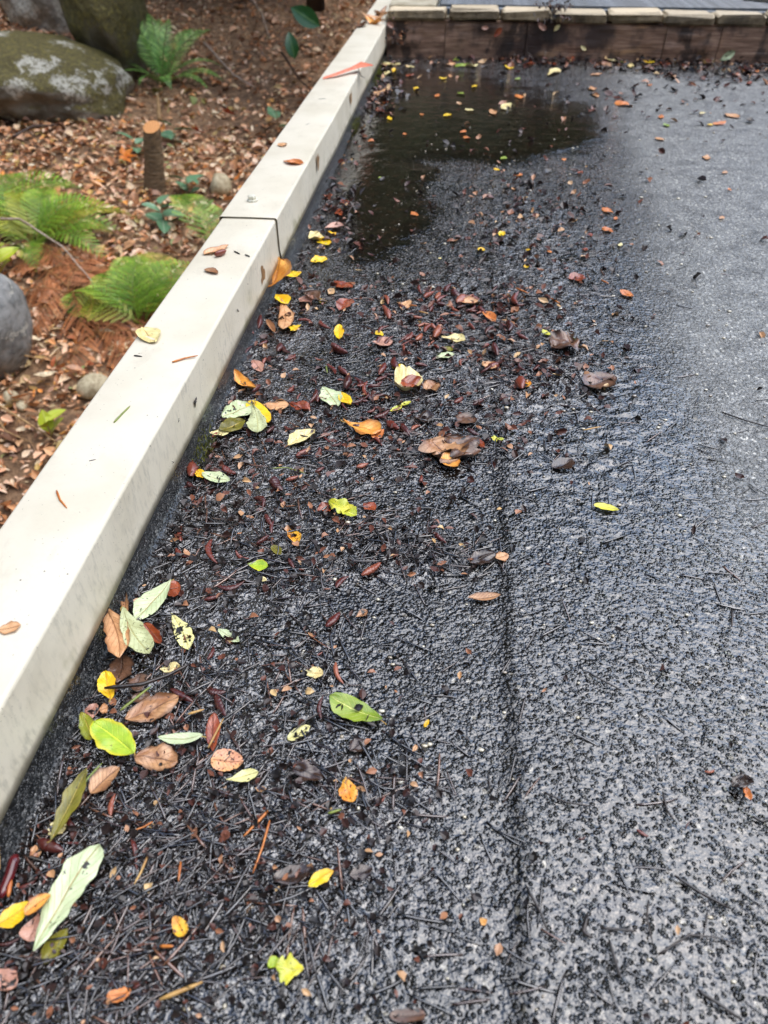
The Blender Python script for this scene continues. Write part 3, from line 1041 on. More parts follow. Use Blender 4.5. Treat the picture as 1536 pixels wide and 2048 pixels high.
def fern(px, py, kinds, fronds, label, name='fern', seed=0, cat='fern', lift=0.0):
    """fronds: (azimuth deg seen from above, 0 = right, 90 = away; scale; pitch deg)"""
    r = random.Random(seed)
    p = at_g(px, py)
    e = empty(name, (p.x, p.y, p.z + lift))
    tag(e, label, cat)
    more = [(az + r.uniform(-25, 25), s * r.uniform(.75, 1.0), pt + r.uniform(-12, 12)) for az, s, pt in fronds[::2]] if kinds[0] != 'sword' and len(fronds) > 3 else []
    for i, (az, s, pt) in enumerate(list(fronds) + more):
        ms = FR[kinds[i % len(kinds)]]
        obj('frond', ms[r.randrange(len(ms))], e, (r.uniform(-.02, .02), r.uniform(-.02, .02), 0),
            Euler((r.uniform(-.35, .35), -R(pt), R(az)), 'XYZ'), s * 1.04)
    return e
rr_ = random.Random(3)
fern(328, 172, ['sword'], [(135, 1.15, 38), (118, 1.05, 42), (100, 1.0, 40), (60, 1.0, 28), (48, 1.1, 24), (20, 1.0, 0), (5, .9, -8), (-20, .85, -10),
      (-60, .8, -5), (-100, .7, 0), (160, .85, 20), (185, .8, 5), (-150, .75, 0), (85, .95, 45), (150, 1.0, 35)],
     'bright green sword fern growing at the right foot of the boulders', 'sword_fern', 1)
fern(75, 500, ['lady', 'olive', 'lady', 'dead', 'olive'], [(10, 1.0, 10), (35, 1.1, 12), (60, 1.0, 18), (80, 1.05, 15), (110, 1.1, 15), (140, 1.1, 10), (165, 1.0, 8), (-15, .95, 0),
      (-40, .9, 0), (190, .95, 5), (95, .85, 30), (25, .9, 22), (-70, .7, 0), (155, .8, 22)],
     'dense green fern clump at the left edge above the grey rock', 'lady_fern', 2, lift=.02)
fern(10, 440, ['olive', 'lady'], [(10, 1.0, 5), (40, 1.0, 10), (70, 1.0, 15), (110, 1.0, 10), (150, .9, 10), (-20, .9, 0), (-50, .8, 0)],
     'yellow-green fern at the left edge behind the dense fern clump', 'lady_fern', 3, lift=.02)
fern(285, 660, ['lady', 'olive', 'lady'], [(60, .95, 22), (85, 1.05, 22), (105, 1.0, 22), (130, .95, 16), (150, .9, 10), (40, .9, 14), (95, .8, 40), (170, .85, 6), (70, .75, 42), (120, .8, 36)],
     'green fern spreading beside the cap right of the dead bracken', 'lady_fern', 4, lift=.03)
fern(425, 520, ['lady'], [(128, 1.0, 26), (110, .75, 30)],
     'single light green fern frond rising behind the cap joint', 'lady_fern', 5, lift=.03)
fern(168, 672, ['lady', 'olive'], [(35, .6, 14), (70, .65, 16), (110, .6, 12)],
     'small green fern between the dead bracken and the cap', 'lady_fern', 6, lift=.04)
fern(150, 610, ['dead'], [(20, 1.0, -4), (60, 1.0, 6), (100, 1.0, 8), (140, 1.0, 4), (-20, 1.0, -8), (-60, .9, -6), (-110, .8, -6), (180, .8, 2), (80, .8, 20), (0, .9, 10)],
     'rusty brown dead bracken fern right of the smooth grey rock', 'dead_bracken', 7, lift=.05)
fern(200, 690, ['dead'], [(10, .9, -6), (50, .9, 4), (110, 1.0, 4), (160, 1.0, 0), (-40, .9, -8), (-100, .8, -8), (80, .8, 12)],
     'rusty brown dead bracken collapsed on the litter beside the cap', 'dead_bracken', 8, lift=.04)
fern(110, 560, ['dead'], [(0, .8, 4), (70, .8, 10), (150, .8, 5), (-80, .8, -5)],
     'brown dead fern fronds in the shade under the green fern clump', 'dead_bracken', 9, lift=.04)

# ------------------------------------------------------------------ broad-leaved seedlings and single big leaves
def blade_np(L, W, fold=.15, curl=.15, nu=7, nv=4, peak=.45):
    V, UV = [], []
    for i in range(nu + 1):
        u = i / nu
        hw = W / 2 * (math.sin(math.pi * u ** (math.log(.5) / math.log(peak))) ** .8 if 0 < u < 1 else .02)
        for j in range(nv + 1):
            s_ = j / nv * 2 - 1
            V.append((L * u, hw * s_, abs(s_) * hw * fold * 2 - curl * L * (u - .3) ** 2))
            UV.append((u, j / nv))
    return V, grid_quads(nu + 1, nv + 1), UV
def m_leafgreen(name, a, b, vein, rough=.3):
    t = NT(name)
    uvs = t.n('ShaderNodeSeparateXYZ', {0: t.coord('UV')})
    v_ = t.math('ABSOLUTE', t.math('SUBTRACT', uvs.outputs[1], .5))
    c = t.coord()
    col = t.mix(t.noise(c, 40, 3), lin(a), lin(b))
    col = t.mix(t.step(v_, .05, .02), col, lin(vein))
    return t.set(col=col, rough=rough, coat=.3, coat_rough=.2)
M['salal'] = m_leafgreen('salal_leaf', (84, 128, 92), (116, 152, 116), (160, 180, 150))
M['rhodo'] = m_leafgreen('rhododendron_leaf', (30, 66, 28), (44, 88, 40), (90, 120, 70))
M['yel'] = m_leafgreen('yellow_green_leaf', (160, 178, 40), (190, 196, 60), (200, 200, 110), .45)
SAL = [mesh_np('leaf', *(lambda b: (b[0], b[1], None))(blade_np(.085, .05)), M['salal'], True, blade_np(.085, .05)[2])]
def seedling(px, py, n, s, label, mat=None, seed=0, name='salal_seedling', up=35):
    r = random.Random(seed)
    p = at_g(px, py)
    e = empty(name, (p.x, p.y, p.z))
    tag(e, label, 'plant')
    v, q, t = tube_np([(0, 0, -.01), (.005, 0, .04 * s), (0, .005, .09 * s)], [.003, .0025, .0015], 5)
    obj('stem', mesh_np('stem', v, q, t, M['twig_tan']), e)
    me = SAL[0]
    if mat is not None:
        b = blade_np(.085, .055)
        me = mesh_np('leaf', b[0], b[1], None, mat, True, b[2])
    for k in range(n):
        obj('leaf', me, e, (0, 0, .09 * s * (k + 1) / n), (r.uniform(-.4, .4), -R(r.uniform(-10, up)), k * 2.4 + r.uniform(-.4, .4)), s * r.uniform(.8, 1.25))
seedling(330, 462, 7, 1.35, 'blue-green leafy seedling in the litter between stump and cap', None, 1)
seedling(378, 400, 6, 1.2, 'blue-green leafy seedling right of the stump foot', None, 2)
seedling(275, 318, 5, 1.0, 'blue-green leafy seedling just left of the stump', None, 3)
seedling(352, 292, 5, 1.1, 'pale green seedling behind the stump on its right', None, 4)
seedling(105, 885, 4, .9, 'bright green seedling rising behind the cap near the left edge', M['yel'], 5, 'green_seedling', 75)
seedling(2, 560, 7, 1.3, 'lime green leafy sprig at the left edge above the grey rock', M['yel'], 6, 'green_seedling', 60)
seedling(556, 268, 3, 1.3, 'pale green leaf sprig close behind the far cap', M['salal'], 7, 'green_seedling', 50)
seedling(185, 90, 3, .6, 'tiny green sprout on the dark slope above the fern', M['fern_light'], 8, "green_seedling", 50)
for (x0, y0, x1, y1, w_, lab) in [(640, 52, 582, 22, 34, 'broad dark green leaf hanging over the shaded slope at the top'),
                                  (590, 118, 578, 72, 26, 'dark green leaf hanging upright on the shaded slope below the broad one')]:
    a = at_g((x0 + x1) / 2, 150) ; s_ = pxscale(a) * .8
    d = ray(x0, y0) * .8 * a.length / ray(x0, y0).length * 1.0 + Vector((0, 0, H))
    L_ = math.hypot(x1 - x0, y1 - y0) * s_
    b = blade_np(L_, w_ * s_ , .1, .25)
    ang = math.atan2(-(y1 - y0), x1 - x0)
    o = obj('rhododendron_leaf', mesh_np('rhododendron_leaf', b[0], b[1], None, M['rhodo'], True, b[2]), None, d, (0, 0, 0))
    m = Matrix((( math.cos(ang), -math.sin(ang), 0), (0.25 * math.sin(ang), .25 * math.cos(ang), -1), (math.sin(ang), math.cos(ang), .35))).to_euler()
    o.rotation_euler = m
    tag(o, lab, 'leaf')

def maple_np(s):
    ang = [-150, -105, -75, -40, -18, 0, 18, 40, 75, 105, 150]
    rad = [.35, .75, .4, .95, .5, 1.15, .5, .95, .4, .75, .35]
    V = [(0, 0, 0)]
    for a, r_ in zip(ang, rad):
        V.append((s * r_ * math.cos(R(a)), s * r_ * math.sin(R(a)), s * (.25 * r_ * r_ - .05)))
    return V, [(0, k, k + 1) for k in range(1, len(ang))]
M['maple'] = m_simple('orange_maple_leaf', (226, 140, 40), (206, 104, 32), 60, .5)
M['maple_red'] = m_simple('red_maple_leaf', (206, 92, 44), (170, 70, 40), 60, .5)
for (x, y, sz, mm, lab) in [(252, 328, 19, 'maple', 'golden orange maple leaf lying left of the stump'),
                            (462, 240, 14, 'maple_red', 'red-orange maple leaf on the shaded litter behind the cap'),
                            (400, 276, 15, 'maple_red', 'brownish orange maple leaf right of the stump top'),
                            (478, 372, 10, 'maple', 'small yellow leaf in the litter beside the grey-green stone')]:
    p = at_g(x, y)
    V, t = maple_np(sz * pxscale(p) * 1.35)
    tag(obj('maple_leaf', mesh_np('maple_leaf', V, None, t, M[mm], False), None, p + Vector((0, -.01, .045)), (R(42), R(10), rng.uniform(0, 6))), lab, 'leaf')

# ------------------------------------------------------------------ conifers around the roof (their dark crowns mirror in the water)
M['needles_green'] = m_tinted('conifer_green', [(0, lin((30, 42, 24))), (.6, lin((52, 72, 38))), (1, lin((96, 116, 60)))], .6)
M['trunk'] = m_simple('conifer_bark', (84, 66, 52), (52, 40, 32), 8, .85, .03, (1, 1, .25))
def conifer_np(hgt, rad, n, seed, low=.12):
    r = random.Random(seed)
    s = Soup()
    for k in range(n):
        f = low + (1 - low) * r.random() ** 1.15
        a = r.uniform(0, 6.28)
        R_ = rad * (1 - f) ** .8 * (1 + .3 * math.sin(a * 3 + f * 17)) + .2
        d = R_ * math.sqrt(r.uniform(.08, 1))
        c = np.array([math.cos(a) * d, math.sin(a) * d, hgt * f - .25 * d])
        l, w_ = r.uniform(.35, .8), r.uniform(.12, .28)
        v = np.array([(-l / 2, 0, 0), (0, w_, -.05), (l / 2, 0, -.15), (0, -w_, -.05)])
        s.add(rotz_tilt(v, a + r.gauss(0, .5), r.gauss(0, .4), r.gauss(.3, .3)) + c, [(0, 1, 2, 3)], None, r.random())
    return s.mesh('crown', M['needles_green'], False)
def conifer_trunk(hgt, r0):
    v, q, t = tube_np([(0, 0, -.5), (0, .05, hgt * .3), (.1, 0, hgt * .65), (0, 0, hgt * .98)], [r0 * 1.3, r0, r0 * .6, .03], 9)
    return mesh_np('trunk', v, q, t, M['trunk'])
CR = [(conifer_np(16, 3.3, 9000, 1), conifer_trunk(16, .3)), (conifer_np(12, 3.2, 6000, 2, .06), conifer_trunk(12, .24))]
TREES = [(-7.5, 9.5, 0, 1.1), (-4.2, 12.2, 0, 1.1), (-10, 4.8, 0, 1.1), (-11, -1, 0, 1.1), (-8, -6, 0, 1.0), (-3.0, 9.4, 1, .62), (-1.2, 13.5, 0, .8),
         (.3, 13.2, 0, .78), (1.7, 15.8, 0, .45), (2.4, 14.5, 1, .72), (4.2, 16, 1, .6), (6.0, 18, 0, .5), (7.8, 15, 1, .5), (12, 9.5, 0, .6),
         (10, 3.5, 0, .85), (11, -2.5, 0, 1.0), (7.5, -8, 0, 1.0), (1.5, -11, 0, 1.1), (-3.8, -10, 0, 1.1)]
for k, (x, y, t_, s_) in enumerate(TREES):
    e = empty('conifer', (x, y, float(gz(x, y)) - .1), k * 1.3)
    e.scale = (s_,) * 3
    tag(e, 'tall dark conifer whose crown mirrors in the wet roof', 'tree', 'conifers around the roof')
    obj('trunk', CR[t_][1], e)
    obj('crown', CR[t_][0], e)

# ------------------------------------------------------------------ evergreen shrub overhanging the dark corner (above the view)
def shrub(x, y, z, rx, ry, rz_, n, seed, label):
    r = random.Random(seed)
    s = Soup()
    for k in range(n):
        d = Vector((r.gauss(0, 1), r.gauss(0, 1), r.gauss(0, 1))).normalized() * r.uniform(.45, 1) ** .5
        c = np.array([d.x * rx, d.y * ry, d.z * rz_])
        l, w_ = r.uniform(.1, .17), r.uniform(.035, .055)
        v = np.array([(0, 0, 0), (l * .4, w_, .01), (l, 0, -.03), (l * .4, -w_, .01)])
        s.add(rotz_tilt(v, r.uniform(0, 6.28), r.gauss(0, .4), r.gauss(.2, .4)) + c, [(0, 1, 2, 3)], None, r.random())
    e = empty('evergreen_shrub', (x, y, z))
    tag(e, label, 'shrub')
    obj('crown', s.mesh('crown', M['needles_green'], False), e)
    v, q, t = tube_np([(0, .2, -1.2), (.05, .1, -.5), (0, 0, .3)], [.06, .05, .03], 7)
    obj('stem', mesh_np('stem', v, q, t, M['trunk']), e)
shrub(-1.55, 7.3, 1.35, 1.25, 1.5, .95, 5200, 4, 'dense evergreen shrub overhanging the dark slope beside the far cap')
shrub(-.95, 5.3, 1.05, .5, .9, .7, 2200, 5, 'smaller evergreen shrub leaning over the far cap')

# ------------------------------------------------------------------ leaves fallen on the roof
def m_leaf(name, c1, c2, vein, edge=None, spots=0.0, spotcol=(30, 22, 16), blot=0.0, rough=.38, sidev=.35, coat=.35):
    """leaf blade: mottled colours, midrib and side veins from its own UVs, brown spots, mud blotches"""
    br = lambda q: tuple(min(245, v_ * 1.1 + 4) for v_ in q)
    c1, c2, vein = br(c1), br(c2), br(vein)
    t = NT(name)
    c = t.coord()
    rnd = t.n('ShaderNodeObjectInfo').outputs['Random']
    cc = t.n('ShaderNodeVectorMath', {0: c, 1: t.n('ShaderNodeCombineXYZ', {0: rnd, 1: rnd, 2: rnd}).outputs[0]}, operation='ADD').outputs[0]
    uv = t.n('ShaderNodeSeparateXYZ', {0: t.coord('UV')})
    u, v = uv.outputs[0], uv.outputs[1]
    av = t.math('ABSOLUTE', t.math('SUBTRACT', v, .5))
    col = t.mix(t.step(t.noise(cc, 55, 4, .6), .36, .66), lin(c1), lin(c2))
    fr = t.math('FRACT', t.math('SUBTRACT', t.math('MULTIPLY', u, 8.0), t.math('MULTIPLY', av, 4.2)))
    sv = t.math('MULTIPLY', t.step(t.math('ABSOLUTE', t.math('SUBTRACT', fr, .5)), .10, .02), sidev)
    col = t.mix(sv, col, lin(vein))
    col = t.mix(t.math('MULTIPLY', t.step(av, .035, .012), .9), col, lin(vein))
    if edge:
        col = t.mix(t.math('MULTIPLY', t.step(t.math('ADD', av, t.math('MULTIPLY', t.noise(cc, 60, 3), .2)), .44, .6), .9), col, lin(edge))
    if spots:
        n = t.noise(cc, 420, 3, .6)
        col = t.mix(t.step(n, .72 - spots * .2, .76 - spots * .2), col, lin(spotcol))
    if blot:
        n = t.noise(cc, 95, 5, .62)
        col = t.mix(t.step(n, .66 - blot * .16, .685 - blot * .16), col, lin((16, 13, 11)))
    h = t.math('ADD', t.math('MULTIPLY', t.noise(cc, 150, 3), .0006), t.math('MULTIPLY', t.step(av, .06, 0.0), .0005))
    h = t.math('ADD', h, t.math('MULTIPLY', sv, .0006))
    return t.set(col=col, rough=rough, nor=t.bump(h), coat=coat, coat_rough=.12)

LM = {
 'amber': m_leaf('amber_leaf', (222, 160, 72), (204, 130, 54), (176, 110, 48), (150, 92, 40), .2, (110, 60, 20)),
 'tan': m_leaf('tan_leaf', (206, 160, 116), (180, 130, 88), (150, 100, 64), (150, 100, 60), .1, (90, 60, 36)),
 'cream': m_leaf('cream_leaf', (226, 208, 150), (206, 184, 124), (170, 140, 84), None, .4, (92, 66, 34)),
 'creamblot': m_leaf('muddy_cream_leaf', (222, 214, 150), (204, 196, 130), (170, 160, 90), None, .15, (92, 66, 34), .7),
 'palegreen': m_leaf('pale_green_leaf', (188, 198, 158), (172, 186, 142), (150, 130, 80), None, .1, (60, 50, 30), .3),
 'grey': m_leaf('mottled_grey_green_leaf', (178, 184, 142), (160, 164, 118), (150, 144, 90), None, .55, (70, 62, 38), .1),
 'olive': m_leaf('olive_leaf', (112, 108, 30), (86, 82, 22), (160, 140, 50), (130, 120, 40), .4, (60, 50, 18)),
 'oliveyel': m_leaf('yellow_patched_olive_leaf', (120, 128, 34), (204, 166, 30), (170, 150, 60), (90, 96, 30), .3, (60, 50, 18)),
 'green': m_leaf('green_leaf', (128, 146, 44), (100, 126, 34), (196, 198, 110), None, .0),
 'lime': m_leaf('lime_leaf', (158, 180, 44), (126, 158, 38), (190, 204, 60), (210, 196, 40), .1, (110, 60, 20)),
 'yellow': m_leaf('yellow_leaf', (242, 192, 34), (228, 168, 28), (216, 150, 40), None, .15, (150, 96, 20)),
 'yelgreen': m_leaf('yellow_green_leaf_wet', (210, 198, 62), (166, 174, 54), (226, 214, 120), None, .3, (110, 100, 20)),
 'spotted': m_leaf('spotted_orange_leaf', (232, 168, 48), (212, 128, 40), (196, 120, 40), None, .75, (104, 52, 22)),
 'orange': m_leaf('orange_scrap', (206, 128, 66), (172, 98, 50), (170, 90, 40), None, .3, (120, 54, 24)),
 'rust': m_leaf('rusty_leaf', (150, 72, 40), (114, 50, 28), (92, 44, 26), None, .3, (50, 24, 14), 0, .25, .35, .6),
 'brown': m_leaf('brown_leaf', (108, 76, 56), (78, 54, 40), (62, 40, 28), (54, 38, 28), .35, (30, 20, 14), .1, .3, .3, .6),
 'dark': m_leaf('dark_wet_leaf', (58, 40, 30), (38, 27, 21), (30, 20, 15), None, .2, (16, 12, 10), 0, .2, .3, .8),
 'tanbrown': m_leaf('tan_brown_leaf', (176, 132, 92), (140, 96, 64), (98, 64, 42), (112, 76, 48), .3, (70, 44, 26), .1),
 'pink': m_leaf('pinkish_leaf', (186, 142, 122), (158, 110, 92), (126, 84, 68), None, .35, (90, 50, 36), .25),
 'pinkorange': m_leaf('pink_orange_leaf', (208, 148, 116), (214, 160, 104), (150, 92, 60), None, .6, (110, 48, 32), .35),
}
M['stalk'] = m_simple('leaf_stalk', (196, 172, 92), (164, 130, 66), 90, .4)

LAND = []      # landmarks for telling small things apart: (px, py, short name)

def leaf_mesh(name, L, W, mat, peak=.55, blunt=.6, fold=.1, curl=.1, wave=.1, twist=0., jag=.05, seed=0, nu=18, nv=8, sweep=0.):
    V, UV = [], []
    e = math.log(.5) / math.log(peak)
    off = Vector((seed * 1.37, seed * .71, 0))
    for i in range(nu + 1):
        u = i / nu
        hw = W / 2 * max(.015, math.sin(math.pi * (u ** e)) ** blunt if 0 < u < 1 else .015)
        for j in range(nv + 1):
            s = j / nv * 2 - 1
            k = hw * (1 + jag * mnoise.noise(Vector((u * 7, s * 2 + 5, 0)) + off) * (abs(s) > .9) * 2)
            x, y = L * (u - .5), k * s * (1 + .18 * (s > 0) * math.sin(seed)) + sweep * L * ((u - .5) ** 2 - .08) * 2
            z = fold * abs(s) ** 1.3 * hw + curl * L * ((u - .5) ** 2) * 2 + wave * W * .4 * mnoise.noise(Vector((u * 3.2, s * 1.6, 0)) + off)
            a = twist * (u - .5)
            V.append((x, y * math.cos(a) - z * math.sin(a), y * math.sin(a) + z * math.cos(a)))
            UV.append((u, j / nv))
    V = np.array(V)
    V[:, 2] -= np.percentile(V[:, 2], 12)
    return mesh_np(name, V, grid_quads(nu + 1, nv + 1), None, mat, True, UV)

SEED = [100]
def leaf(x0, y0, x1, y1, wpx, mat, label, short=None, z=None, lift=.0015, tilt=0., roll=0., stalk=.0, group=None, name='fallen_leaf', cat='leaf', **k):
    """leaf whose foot and tip fall on two photo pixels of the surface it lies on"""
    zz = (.003 + lift * .7) if z is None else z
    a, b = at(x0, y0, zz), at(x1, y1, zz)
    mx, my = (x0 + x1) / 2, (y0 + y1) / 2
    d = math.hypot(x1 - x0, y1 - y0) or 1
    nx, ny = -(y1 - y0) / d, (x1 - x0) / d
    W = (at(mx + nx * wpx / 2, my + ny * wpx / 2, zz) - at(mx - nx * wpx / 2, my - ny * wpx / 2, zz)).length
    L = (b - a).length
    m = (a + b) / 2
    if z is None:
        m.z = max(rz(m.x, m.y), (rz(a.x, a.y) + rz(b.x, b.y)) / 2) + lift * .7 + .0016
    else:
        m.z = z + lift
    SEED[0] += 1
    lr = random.Random(SEED[0])
    k.setdefault('peak', lr.uniform(.44, .62)); k.setdefault('blunt', lr.uniform(.5, .78)); k.setdefault('sweep', lr.uniform(-.12, .12)); k.setdefault('wave', lr.uniform(.1, .35)); k.setdefault('fold', lr.uniform(.05, .3)); k.setdefault('jag', lr.uniform(.05, .2)); k.setdefault('twist', lr.uniform(-.5, .5))
    az = math.atan2(b.y - a.y, b.x - a.x)
    me = leaf_mesh(name, L * 1.04, W * 1.14, LM[mat], seed=SEED[0], **k)
    o = obj(name, me, None, m, Euler((roll, -tilt, az), 'XYZ'))
    if tilt:
        o.location.z += abs(math.sin(tilt)) * L * .5
    tag(o, label, cat, group)
    if stalk:
        r_ = max(.0005, W * .028)
        v, q, t = tube_np([(-L * .42, 0, .0012), (-L * .5, 0, .001), (-L * (.5 + stalk * .6), L * .015, .0012), (-L * (.5 + stalk), L * .04, .0015)], [r_ * .7, r_, r_, r_ * 1.15], 5)
        obj('stalk', mesh_np('stalk', v, q, t, M['stalk']), o)
    if short:
        LAND.append((mx, my, short))
    return o

L_ = leaf
# --- against the cap, from far to near
L_(527, 586, 570, 553, 34, 'amber', 'big folded amber leaf propped against the cap below the joint', 'propped amber leaf', lift=.01, tilt=.35, fold=.6, peak=.6, curl=.3)
L_(566, 603, 571, 662, 27, 'tan', 'tan oval leaf hanging below the propped amber leaf', 'tan oval leaf', stalk=.15, lift=.006, fold=.15, peak=.62)
L_(552, 592, 575, 610, 14, 'yellow', 'small crumpled yellow leaf between the propped amber leaf and the tan oval leaf', lift=.008, fold=.5)
L_(579, 542, 595, 553, 16, 'yellow', 'small yellow leaf scrap right of the propped amber leaf', lift=.002, peak=.5)
L_(622, 523, 652, 515, 12, 'yellow', 'narrow bright yellow leaf on bare felt right of the cap joint', 'narrow yellow leaf', fold=.3)
L_(617, 477, 646, 472, 19, 'cream', 'cream leaf above the narrow yellow leaf beside the cap joint', 'cream leaf by the joint', fold=.2)
L_(641, 478, 656, 490, 11, 'yellow', 'small orange-yellow leaf touching the cream leaf by the joint')
L_(657, 469, 672, 466, 8, 'yellow', 'tiny yellow scrap up and right of the cream leaf by the joint')
L_(590, 440, 600, 452, 8, 'amber', 'tiny amber scrap close to the cap just beyond the joint')
L_(650, 458, 688, 452, 9, 'pink', 'pinkish curled leaf above the cream leaf by the joint', fold=.5)
L_(668, 563, 702, 576, 13, 'rust', 'narrow rust-brown leaf right of the propped amber leaf', 'narrow rust leaf')
L_(679, 621, 697, 599, 20, 'rust', 'split red-brown leaf below the narrow rust leaf', 'split red leaf', fold=.5)
L_(678, 650, 679, 679, 18, 'yellow', 'yellow-orange leaf standing out right of the tan oval leaf', 'yellow-orange leaf', fold=.25)
L_(752, 668, 766, 665, 9, 'yellow', 'tiny yellow-orange scrap far right of the yellow-orange leaf')
L_(580, 653, 594, 662, 11, 'yellow', 'small yellow leaf at the tip of the tan oval leaf')
L_(640, 597, 648, 607, 9, 'yellow', 'tiny yellow scrap in the drift beside the split red leaf')
L_(535, 642, 550, 667, 10, 'tanbrown', 'curled orange-brown leaf strip left of the tan oval leaf', fold=.9, lift=.004)
L_(610, 588, 640, 600, 16, 'brown', 'brown curled leaf in the drift between tan oval leaf and split red leaf', fold=.6, lift=.004)
L_(600, 598, 622, 606, 14, 'pink', 'pinkish brown leaf beside the tan oval leaf', fold=.4, lift=.003)
L_(471, 750, 506, 786, 15, 'amber', 'curled amber leaf on dark felt near the cap', 'curled amber leaf', stalk=.1, fold=.6, curl=.35, lift=.003)
L_(507, 722, 524, 745, 14, 'pink', 'small pinkish leaf above the curled amber leaf')
L_(445, 836, 505, 815, 28, 'palegreen', 'pale grey-green leaf at the left of the leaf cluster by the cap', 'pale leaf of the cluster', lift=.003, fold=.12)
L_(500, 806, 538, 848, 26, 'yellow', 'yellow leaf showing from under the mottled leaf of the cluster', lift=.004, fold=.15)
L_(509, 812, 518, 869, 38, 'grey', 'mottled grey-green leaf on top of the leaf cluster by the cap', 'mottled leaf of the cluster', stalk=.2, lift=.008, peak=.66, fold=.1)
L_(420, 868, 460, 866, 12, 'cream', 'thin cream leaf poking out below the olive leaf', lift=.002, fold=.3)
L_(438, 860, 490, 843, 25, 'olive', 'speckled olive leaf of the cluster by the cap', 'speckled olive leaf', lift=.006, peak=.6)
L_(526, 809, 577, 811, 18, 'tan', 'pale tan leaf right of the leaf cluster', 'pale tan leaf', stalk=.15, lift=.003, peak=.6)
L_(578, 808, 618, 823, 15, 'rust', 'crinkled rust-brown leaf right of the pale tan leaf', fold=.6, wave=.6)
L_(648, 776, 678, 812, 26, 'palegreen', 'pale green leaf lying flat beside a yellow leaf in the middle', 'pale green middle leaf', peak=.5)
L_(682, 786, 699, 810, 18, 'yellow', 'smooth yellow leaf right of the pale green middle leaf', 'smooth yellow leaf')
L_(575, 890, 628, 861, 20, 'cream', 'folded cream leaf with a dark stripe below the pale tan leaf', 'folded cream leaf', fold=.5)
L_(686, 846, 760, 866, 26, 'amber', 'long tan-orange leaf tapering left below the smooth yellow leaf', 'long tan-orange leaf', stalk=.08, peak=.72, fold=.35, lift=.003)
L_(744, 866, 764, 874, 17, 'orange', 'orange torn leaf piece at the wide end of the long tan-orange leaf', fold=.4, lift=.003)
L_(790, 773, 844, 768, 36, 'cream', 'cream and rust curled leaf standing up in the middle', 'cream and rust leaf', fold=.5, curl=.5, lift=.005, blunt=.4)
L_(803, 764, 842, 772, 25, 'rust', 'glossy rust patch leaf lying inside the cream and rust leaf', lift=.014, fold=.3, blunt=.4)
L_(850, 784, 872, 768, 22, 'tanbrown', 'tan crumpled leaf right of the cream and rust leaf', fold=.4, wave=.6)
L_(782, 824, 803, 812, 8, 'yelgreen', 'thin bright yellow scrap below the cream and rust leaf', fold=.3)
L_(803, 812, 822, 805, 6, 'yelgreen', 'thinner yellow scrap pointing right below the cream and rust leaf', fold=.3)
L_(862, 885, 915, 925, 44, 'tanbrown', 'large torn orange-brown leaf in the middle', 'large torn brown leaf', lift=.004, blunt=.4, jag=.5, wave=.4)
L_(895, 878, 946, 915, 42, 'brown', 'dark brown leaf overlapping the large torn brown leaf', lift=.006, blunt=.4, jag=.5, wave=.5)
L_(884, 926, 917, 918, 27, 'amber', 'round orange-tan leaf tip under the large torn brown leaf', lift=.008, blunt=.45)
L_(935, 884, 968, 898, 16, 'rust', 'rust-red leaf strip right of the large torn brown leaf', fold=.5)
L_(981, 876, 996, 876, 11, 'yelgreen', 'small bright yellow scrap right of the large torn brown leaf', 'bright yellow scrap')
L_(995, 877, 1008, 880, 5, 'yelgreen', 'tiny yellow sliver touching the bright yellow scrap')
L_(1037, 758, 1055, 777, 15, 'spotted', 'spotted orange leaf in the drift right of the middle', 'spotted orange leaf')
L_(1171, 774, 1229, 756, 28, 'brown', 'large wet brown leaf at the right end of the drift', 'large wet brown leaf', lift=.003, blunt=.5)
L_(1103, 700, 1150, 686, 30, 'brown', 'dark brown crumpled leaf above the large wet brown leaf', fold=.4, wave=.6, lift=.004)
L_(1105, 938, 1146, 922, 22, 'dark', 'dark wet leaf lying alone on ridged felt', 'lone dark leaf')
L_(1188, 1010, 1237, 1020, 12, 'yelgreen', 'slim pale yellow leaf alone on the bare felt at right', 'slim yellow leaf')
L_(912, 832, 951, 846, 24, 'brown', 'flat brown leaf above the large torn brown leaf')
L_(828, 836, 868, 834, 18, 'dark', 'dark wet leaf left of the flat brown leaf')
L_(884, 677, 930, 683, 12, 'cream', 'long cream leaf in the drift of cones', 'long cream leaf', fold=.3)
L_(868, 718, 907, 709, 9, 'palegreen', 'narrow pale green leaf below the long cream leaf', fold=.3)
L_(890, 703, 902, 695, 11, 'olive', 'small olive leaf between the long cream and narrow pale leaves')
L_(912, 602, 962, 608, 12, 'tan', 'long tan leaf at the top of the drift of cones', 'long tan leaf', fold=.4)
L_(746, 685, 785, 683, 16, 'pink', 'pinkish flat leaf left of the drift of cones', 'pinkish flat leaf')
L_(803, 620, 818, 602, 12, 'tan', 'small pinkish tan leaf above the pinkish flat leaf')
L_(795, 728, 806, 736, 9, 'yellow', 'small yellow leaf left of the narrow pale green leaf')
L_(787, 737, 797, 729, 8, 'yellow', 'tiny yellow scrap beside the small yellow leaf above the cream and rust leaf')
L_(1086, 672, 1098, 669, 11, 'yelgreen', 'small bright yellow leaf at the right of the drift of cones')
L_(965, 727, 992, 738, 14, 'tan', 'small tan leaf below the drift of cones')
L_(968, 626, 992, 645, 12, 'orange', 'bright orange leaf strip in the drift of cones', 'orange strip', fold=.4)
L_(1138, 560, 1168, 556, 14, 'rust', 'rust-brown leaf at the far end of the ridged felt')
L_(1245, 592, 1262, 588, 13, 'orange', 'small orange leaf on felt right of the drift of cones')
L_(938, 1197, 1001, 1190, 14, 'tanbrown', 'tan-orange spindle leaf alone on felt below the dark heap', 'spindle leaf', fold=.6)
